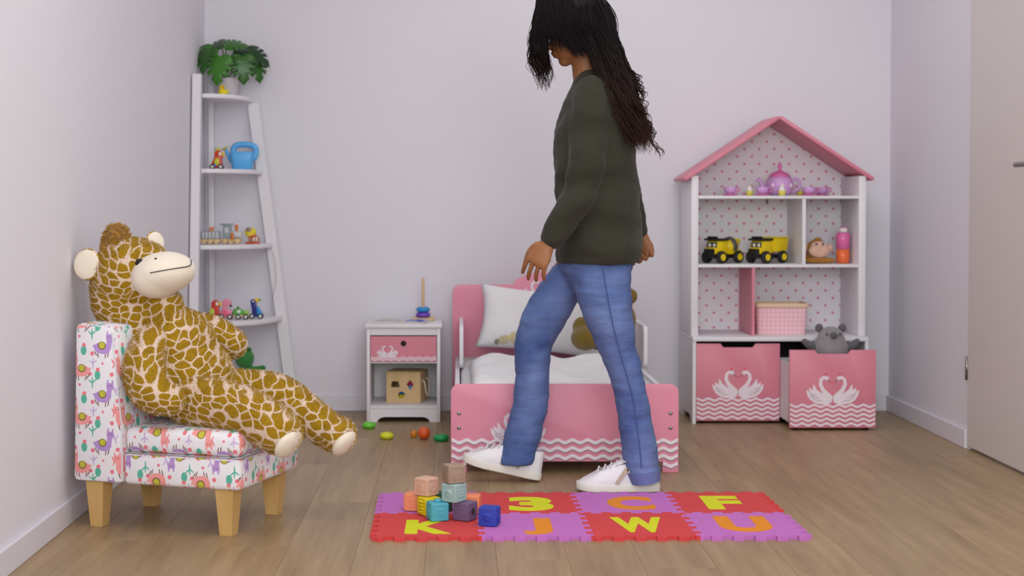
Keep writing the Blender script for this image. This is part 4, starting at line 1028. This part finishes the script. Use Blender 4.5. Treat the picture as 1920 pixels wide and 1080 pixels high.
# grey plush in the pulled-out drawer
gp = thing('grey_bear_plush', 'round grey plush bear peeking out of the pulled out box', 'plush toy', (at(1559, 640, 6.16).x, 6.18, .0385))
gm = plush('grey_plush', (140, 134, 138)); dg = plush('dark_grey_plush', (94, 90, 94))
part('body', blob(B().ell((0, 0, .12), (.085, .075, .12)).ell((0, -.005, .285), (.074, .065, .075)).ell((0, -.01, .33), (.057, .05, .052)), .007, 5), gm, gp, True)
for s in (-1, 1):
    part('ear', B().ell((s*.048, -.005, .374), (.017, .01, .018)), dg, gp, True)
    part('arm', B().tube([(s*.07, -.01, .295), (s*.092, -.015, .305), (s*.108, -.01, .318)], [.018, .017, .013], 10, 3), dg, gp, True)
    part('eye', B().ell((s*.027, -.055, .352), .0045, n=8), blackp, gp, True)
part('nose', B().ell((0, -.06, .348), (.016, .012, .015)), dg, gp, True)

# ================================================================ ON THE CORNER SHELF
def on_tier(x, i, back): p = at(x, 400, YB - back); return (p.x, YB - back, ZL[i] + .0003)
# monstera
mo = thing('potted_monstera', 'potted monstera with big split leaves on the top tier', 'potted plant', on_tier(428, 0, .15))
part('pot', B().lathe([(.038, 0), (.042, .004), (.05, .075), (.052, .08), (.047, .08), (.044, .06), (.001, .06)], n=28), mat('white_ceramic', (206, 200, 206), .35, .02), mo, True)
part('soil', B().lathe([(.001, .0602), (.044, .0602), (.044, .0655), (.001, .068)], n=24), mat('dark_soil', (58, 44, 34), .95, .2, 60), mo, True)
t = NT('monstera_leaf'); t.link(t.mix(t.node('ShaderNodeObjectInfo').outputs['Random'], lin((16, 56, 22)), lin((60, 124, 30))), t.b.inputs['Base Color']); t.b.inputs['Roughness'].default_value = .35; leafm = t.m
stem = mat('leaf_stem', (70, 104, 48), .5)
def leaf_poly():
    L = []
    half = [(0, -.04), (.12, -.15), (.3, -.19), (.47, -.1), (.56, .08), (.58, .24), (.24, .25), (.57, .34), (.53, .52), (.22, .45), (.47, .62), (.36, .78), (.16, .64), (.24, .9), (.1, 1.02), (0, 1.12)]
    return half + [(-x, y) for x, y in half[::-1][1:-1]]
def leaf(tip_base, d, nrm, size):
    d = V(d).normalized(); nrm = V(nrm); nrm = (nrm - d*nrm.dot(d)).normalized(); s = d.cross(nrm)
    P = leaf_poly(); b = bmesh.new()
    tri = tessellate_polygon([[V((p[0], p[1], 0)) for p in P]])
    vv = [b.verts.new((p[0], p[1], 0)) for p in P]
    for q in tri:
        try: b.faces.new([vv[i] for i in q])
        except ValueError: pass
    bmesh.ops.subdivide_edges(b, edges=b.edges[:], cuts=2, use_grid_fill=False)
    bmesh.ops.triangulate(b, faces=b.faces[:])
    g = bmesh.ops.extrude_face_region(b, geom=b.faces[:])
    for v in [x for x in g['geom'] if isinstance(x, bmesh.types.BMVert)]: v.co.z += .012
    for v in b.verts:
        x, y, z = v.co; zz = z - .22*x*x - .30*max(0, y)**2 + .05*abs(x)
        v.co = tip_base + (s*x + d*y + nrm*zz)*size
    return B()._merge(b)
base = V(mo.location)
for lx, ly, lY, d, n, s in ((395, 92, 6.50, (-.6, -.3, -.5), (-.3, -.8, .6), .098), (412, 108, 6.44, (-.15, -.3, -1), (-.1, -1, .25), .105), (455, 108, 6.46, (.1, -.3, -1), (.2, -1, .2), .102), (465, 96, 6.50, (.8, -.2, -.35), (.2, -.7, .7), .10),
                            (425, 84, 6.50, (.6, .1, .12), (-.2, -.6, .8), .09), (390, 96, 6.46, (-.35, -.3, -.8), (-.6, -.8, .3), .092), (478, 112, 6.50, (.35, -.1, -.9), (.5, -.8, .3), .09), (415, 82, 6.53, (-.8, .1, -.15), (0, -.6, .9), .092), (440, 94, 6.54, (.35, .25, .1), (.1, -.7, .7), .10)):
    q = at(lx, ly, lY); lf = part('leaf', leaf(q, d, n, s), leafm, mo, True, world=True)
    a = base + V((random.uniform(-.015, .015), random.uniform(-.015, .015), .065)); part('leaf_stem', B().tube([a, (a + q)/2 + V((0, 0, .03)), q], .0028, 6, 4), stem, lf, True, world=True)
dk = thing('rubber_duck', 'tiny yellow rubber duck in front of the monstera pot', 'toy duck', on_tier(419, 0, .22))
dy = shiny('duck_yellow', (236, 214, 20), .35)
part('body', blob(B().ell((0, 0, .013), (.022, .015, .013)).ell((.019, 0, .02), (.008, .006, .006)).ell((-.004, -.001, .034), .0125), .0025, 3), dy, dk, True)
part('beak', B().ell((.003, -.013, .033), (.006, .006, .003), n=10), shiny('duck_beak', (230, 120, 30)), dk, True)
for s in (-1, 1): part('eye', B().ell((s*.006 - .004, -.011, .038), .002, n=8), blackp, dk, True)
# watering can
wc = thing('watering_can', 'light blue plastic toy watering can on the second tier', 'watering can', on_tier(455, 1, .16))
bl = shiny('sky_blue_plastic', (92, 176, 236), .35)
part('can_body', B().loft([rr(.04, .03, 0), rr(.043, .033, .004), rr(.052, .038, .07), rr(.05, .036, .076), rr(.044, .03, .078)]), bl, wc, 50)
part('handle', B().tube([(-.04, 0, .07), (-.036, 0, .098), (-.012, 0, .110), (.035, 0, .108), (.056, 0, .096), (.058, 0, .07), (.05, 0, .05)], .013, 12, 4), bl, wc, True)
part('spout', B().tube([(-.045, 0, .04), (-.062, 0, .065), (-.072, 0, .088)], [.013, .009, .007], 12, 3), bl, wc, True)
part('rose_head', B().lathe([(.007, 0), (.014, .008), (.014, .011), (.002, .012)], n=16, M=Matrix.Translation((-.072, 0, .088)) @ Matrix.Rotation(radians(-35), 4, 'Y')), shiny('lime_rose', (196, 190, 96)), wc, True)
whl = shiny('wheel_black', (26, 26, 30)); hubw = shiny('wheel_white', (232, 230, 228))
def wheels(t, xs, r=.0115, th=.013):
    for x in xs:
        for s in (-1, 1):
            w_ = part('wheel', B().cyl((x, s*th, r), (x, s*(th+.006), r), r, bev=.0015, n=18), whl, t, True)
            part('hub', B().cyl((x, s*(th+.0058), r), (x, s*(th+.0075), r), r*.55, n=14), hubw, w_, True)
def bird(name, lab, loc, body, bodycol, wing, wingcol, extras, rz=0, wx=(-.018, .018), sc=1):
    t = thing(name, lab, 'toy animal', loc, rz)
    k = .001*sc
    part('body', B().prism([(x*k, z*k) for x, z in body], .022, (0, .011, 0), bev=.002), shiny('toy_%d_%d_%d' % bodycol, bodycol, .4), t)
    part('wing', B().prism([(x*k, z*k) for x, z in wing], .004, (0, -.0112, 0), bev=.0008), shiny('toy_%d_%d_%d' % wingcol, wingcol, .4), t)
    for nm, col, c, r in extras: part(nm, B().ell((c[0]*k, c[1]*k, c[2]*k), (r[0]*k, r[1]*k, r[2]*k), n=12), shiny('toy_%d_%d_%d' % col, col, .4), t, True)
    wheels(t, wx); return t
parrot = [(-30, 8), (-20, 6), (18, 6), (24, 22), (22, 44), (26, 58), (24, 74), (12, 84), (-2, 82), (-10, 70), (-8, 56), (-18, 36)]
pw = [(-6, 20), (8, 18), (14, 34), (8, 50), (-4, 48), (-10, 34)]
pex = [('beak', (236, 206, 40), (27, 0, 66), (8, 7, 9)), ('face', (236, 230, 222), (16, -11, 68), (7, 3, 8)), ('wing_tip', (56, 110, 190), (-6, -13, 20), (7, 3, 9))]
bird('toy_parrot', 'red wooden wheeled parrot beside the blue watering can', on_tier(407, 1, .20), parrot, (206, 60, 28), pw, (206, 200, 40), pex + [('crest', (206, 200, 110), (4, 0, 88), (14, 8, 9))])
bird('toy_parrot', 'red wooden wheeled parrot on the fourth tier', on_tier(400, 3, .27), parrot, (206, 52, 30), [(x - 8, z) for x, z in pw], (190, 206, 60), pex)
flam = [(-22, 8), (22, 8), (28, 24), (22, 40), (4, 46), (6, 58), (22, 62), (24, 78), (10, 88), (-8, 86), (-16, 72), (-14, 50), (-24, 30)]
bird('toy_flamingo', 'pink wooden wheeled flamingo between the parrot and the turtle', on_tier(423, 3, .25), flam, (236, 138, 168), [(-8, 14), (14, 12), (22, 26), (8, 40), (-8, 36)], (240, 108, 140), [('beak', (50, 44, 46), (21, -4, 58), (6, 8, 6)), ('eye', (30, 28, 30), (10, -11, 74), (2.5, 2, 2.5))])
tou = [(-24, 8), (22, 8), (26, 20), (16, 34), (2, 46), (-2, 62), (-4, 80), (-16, 86), (-28, 80), (-26, 66), (-22, 50), (-20, 24)]
bird('toy_toucan', 'dark blue wooden wheeled toucan at the right of the fourth tier', on_tier(481, 3, .22), tou, (36, 44, 128), [(4, 18), (24, 14), (22, 32), (8, 56), (0, 46)], (40, 140, 214), [('beak', (236, 196, 40), (-2, -3, 80), (13, 8, 9)), ('beak_tip', (150, 176, 60), (12, -3, 82), (7, 7, 6)), ('eye', (236, 232, 226), (-16, -11, 76), (4, 2, 4))], wx=(-.02, .016))
tu = thing('toy_turtle', 'green wooden wheeled turtle between flamingo and toucan', 'toy animal', on_tier(451, 3, .26))
part('base', B().box((-.034, -.012, .010), (.034, .012, .02), .003), pine, tu)
part('shell', B().ell((-.012, 0, .028), (.025, .012, .022)), shiny('turtle_green', (92, 170, 70), .4), tu, True)
part('head', B().ell((.022, 0, .03), (.014, .011, .010)), shiny('turtle_lime', (150, 200, 90), .4), tu, True)
part('knob', B().ell((-.012, 0, .051), .005, n=10), mat('dark_knob', (50, 60, 50), .4), tu, True)
part('shell_patch', B().ell((-.008, -.011, .034), (.009, .003, .008), n=10), hubw, tu, True)
wheels(tu, (-.01, .022))
# wooden grey train on the third tier
tg = mat('train_grey', (150, 160, 166), .55, .04, 20); tl = mat('train_light', (206, 202, 204), .55, .03); org = shiny('peg_orange', (222, 120, 40), .4)
for lab, px_, kind in (('grey wooden train wagon with orange pegs on the third tier', 395, 0), ('grey wooden train engine with roofed cab on the third tier', 434, 1)):
    t = thing('toy_train', lab, 'toy train', on_tier(px_, 2, .235 - .03*kind), group='wooden train on the third tier')
    part('base', B().box((-.044, -.017, .012), (.044, .017, .022), .003), pine, t)
    if kind == 0:
        part('cargo_box', B().box((-.042, -.016, .0222), (.04, .016, .056), .003), tg, t)
        for k in range(5): part('side_slat', B().box((-.034 + .015*k, -.018, .026), (-.027 + .015*k, -.0162, .052)), tl, t)
        for x in (-.005, .006): part('peg', B().tube([(x, 0, .0562), (x + .006, 0, .072)], .004, 8), org, t, True)
    else:
        part('cab', B().box((-.036, -.016, .0222), (-.002, .016, .082), .002), tg, t)
        part('roof', B().box((-.048, -.02, .0822), (.008, .02, .089), .002), tg, t)
        part('window', B().box((-.026, -.0172, .05), (-.012, -.0162, .07)), tl, t)
        part('boiler', B().cyl((-.0018, 0, .04), (.044, 0, .04), .0165, bev=.002), tl, t, True)
        part('chimney', B().cyl((.022, 0, .055), (.022, 0, .068), .006, n=12).cyl((.022, 0, .068), (.022, 0, .084), .008, n=12, bev=.002), org, t, True)
        part('peg_figure', B().cyl((.006, -.024, .018), (.006, -.024, .036), .005, n=10).ell((.006, -.024, .042), .0075, n=10), org, t, True)
    for x in (-.027, .0, .027):
        for s in (-1, 1): part('wheel', B().cyl((x, s*.0172, .012), (x, s*.022, .012), .0115, n=16, bev=.001), pine, t, True)
# lion
li = thing('toy_lion', 'little wooden lion with yellow mane next to the grey train', 'toy animal', on_tier(473, 2, .19))
part('base', B().box((-.03, -.012, 0), (.034, .012, .009), .003), shiny('lion_base', (196, 70, 36)), li)
part('body', B().prism([(-.016, .0092), (.03, .0092), (.032, .024), (.022, .036), (-.004, .042), (-.016, .03)], .02, (0, .01, 0), bev=.003), mat('lion_brown', (176, 120, 92), .5), li)
for x in (.006, .018): part('stripe', B().box((x, -.0112, .012), (x+.005, -.0101, .03)), hubw, li)
part('mane', B().ell((-.008, -.002, .052), (.026, .014, .02)).ell((-.008, -.004, .04), (.018, .012, .014)), shiny('lion_mane', (226, 206, 40), .4), li, True)
part('collar', B().ell((-.002, -.006, .034), (.02, .010, .007)), shiny('lion_collar', (206, 80, 34)), li, True)
part('head', B().ell((-.014, -.012, .062), (.013, .009, .011)), mat('lion_face', (150, 130, 124), .5), li, True)
# green plush on the lowest tier
fr = thing('frog_plush', 'green plush frog on the low shelf tier behind the giraffe', 'plush toy', on_tier(458, 4, .30))
gr = plush('green_plush', (44, 122, 50))
part('body', blob(B().ell((0, 0, .06), (.05, .045, .06)).ell((.0, -.005, .158), (.042, .04, .044)).tube([(.02, -.01, .11), (.055, -.02, .113), (.08, -.02, .118)], [.016, .014, .014], 10, 3).tube([(-.03, -.01, .08), (-.06, -.02, .07)], .015, 10).tube([(.02, -.02, .02), (.05, -.06, .018)], .018, 10).tube([(-.02, -.02, .02), (-.05, -.06, .018)], .018, 10), .005, 4), gr, fr, True)
for s in (-1, 1): e_ = part('eye', B().ell((s*.02, -.015, .196), .012, n=12), gr, fr, True); part('pupil', B().ell((s*.02, -.026, .198), .004, n=8), blackp, e_, True)
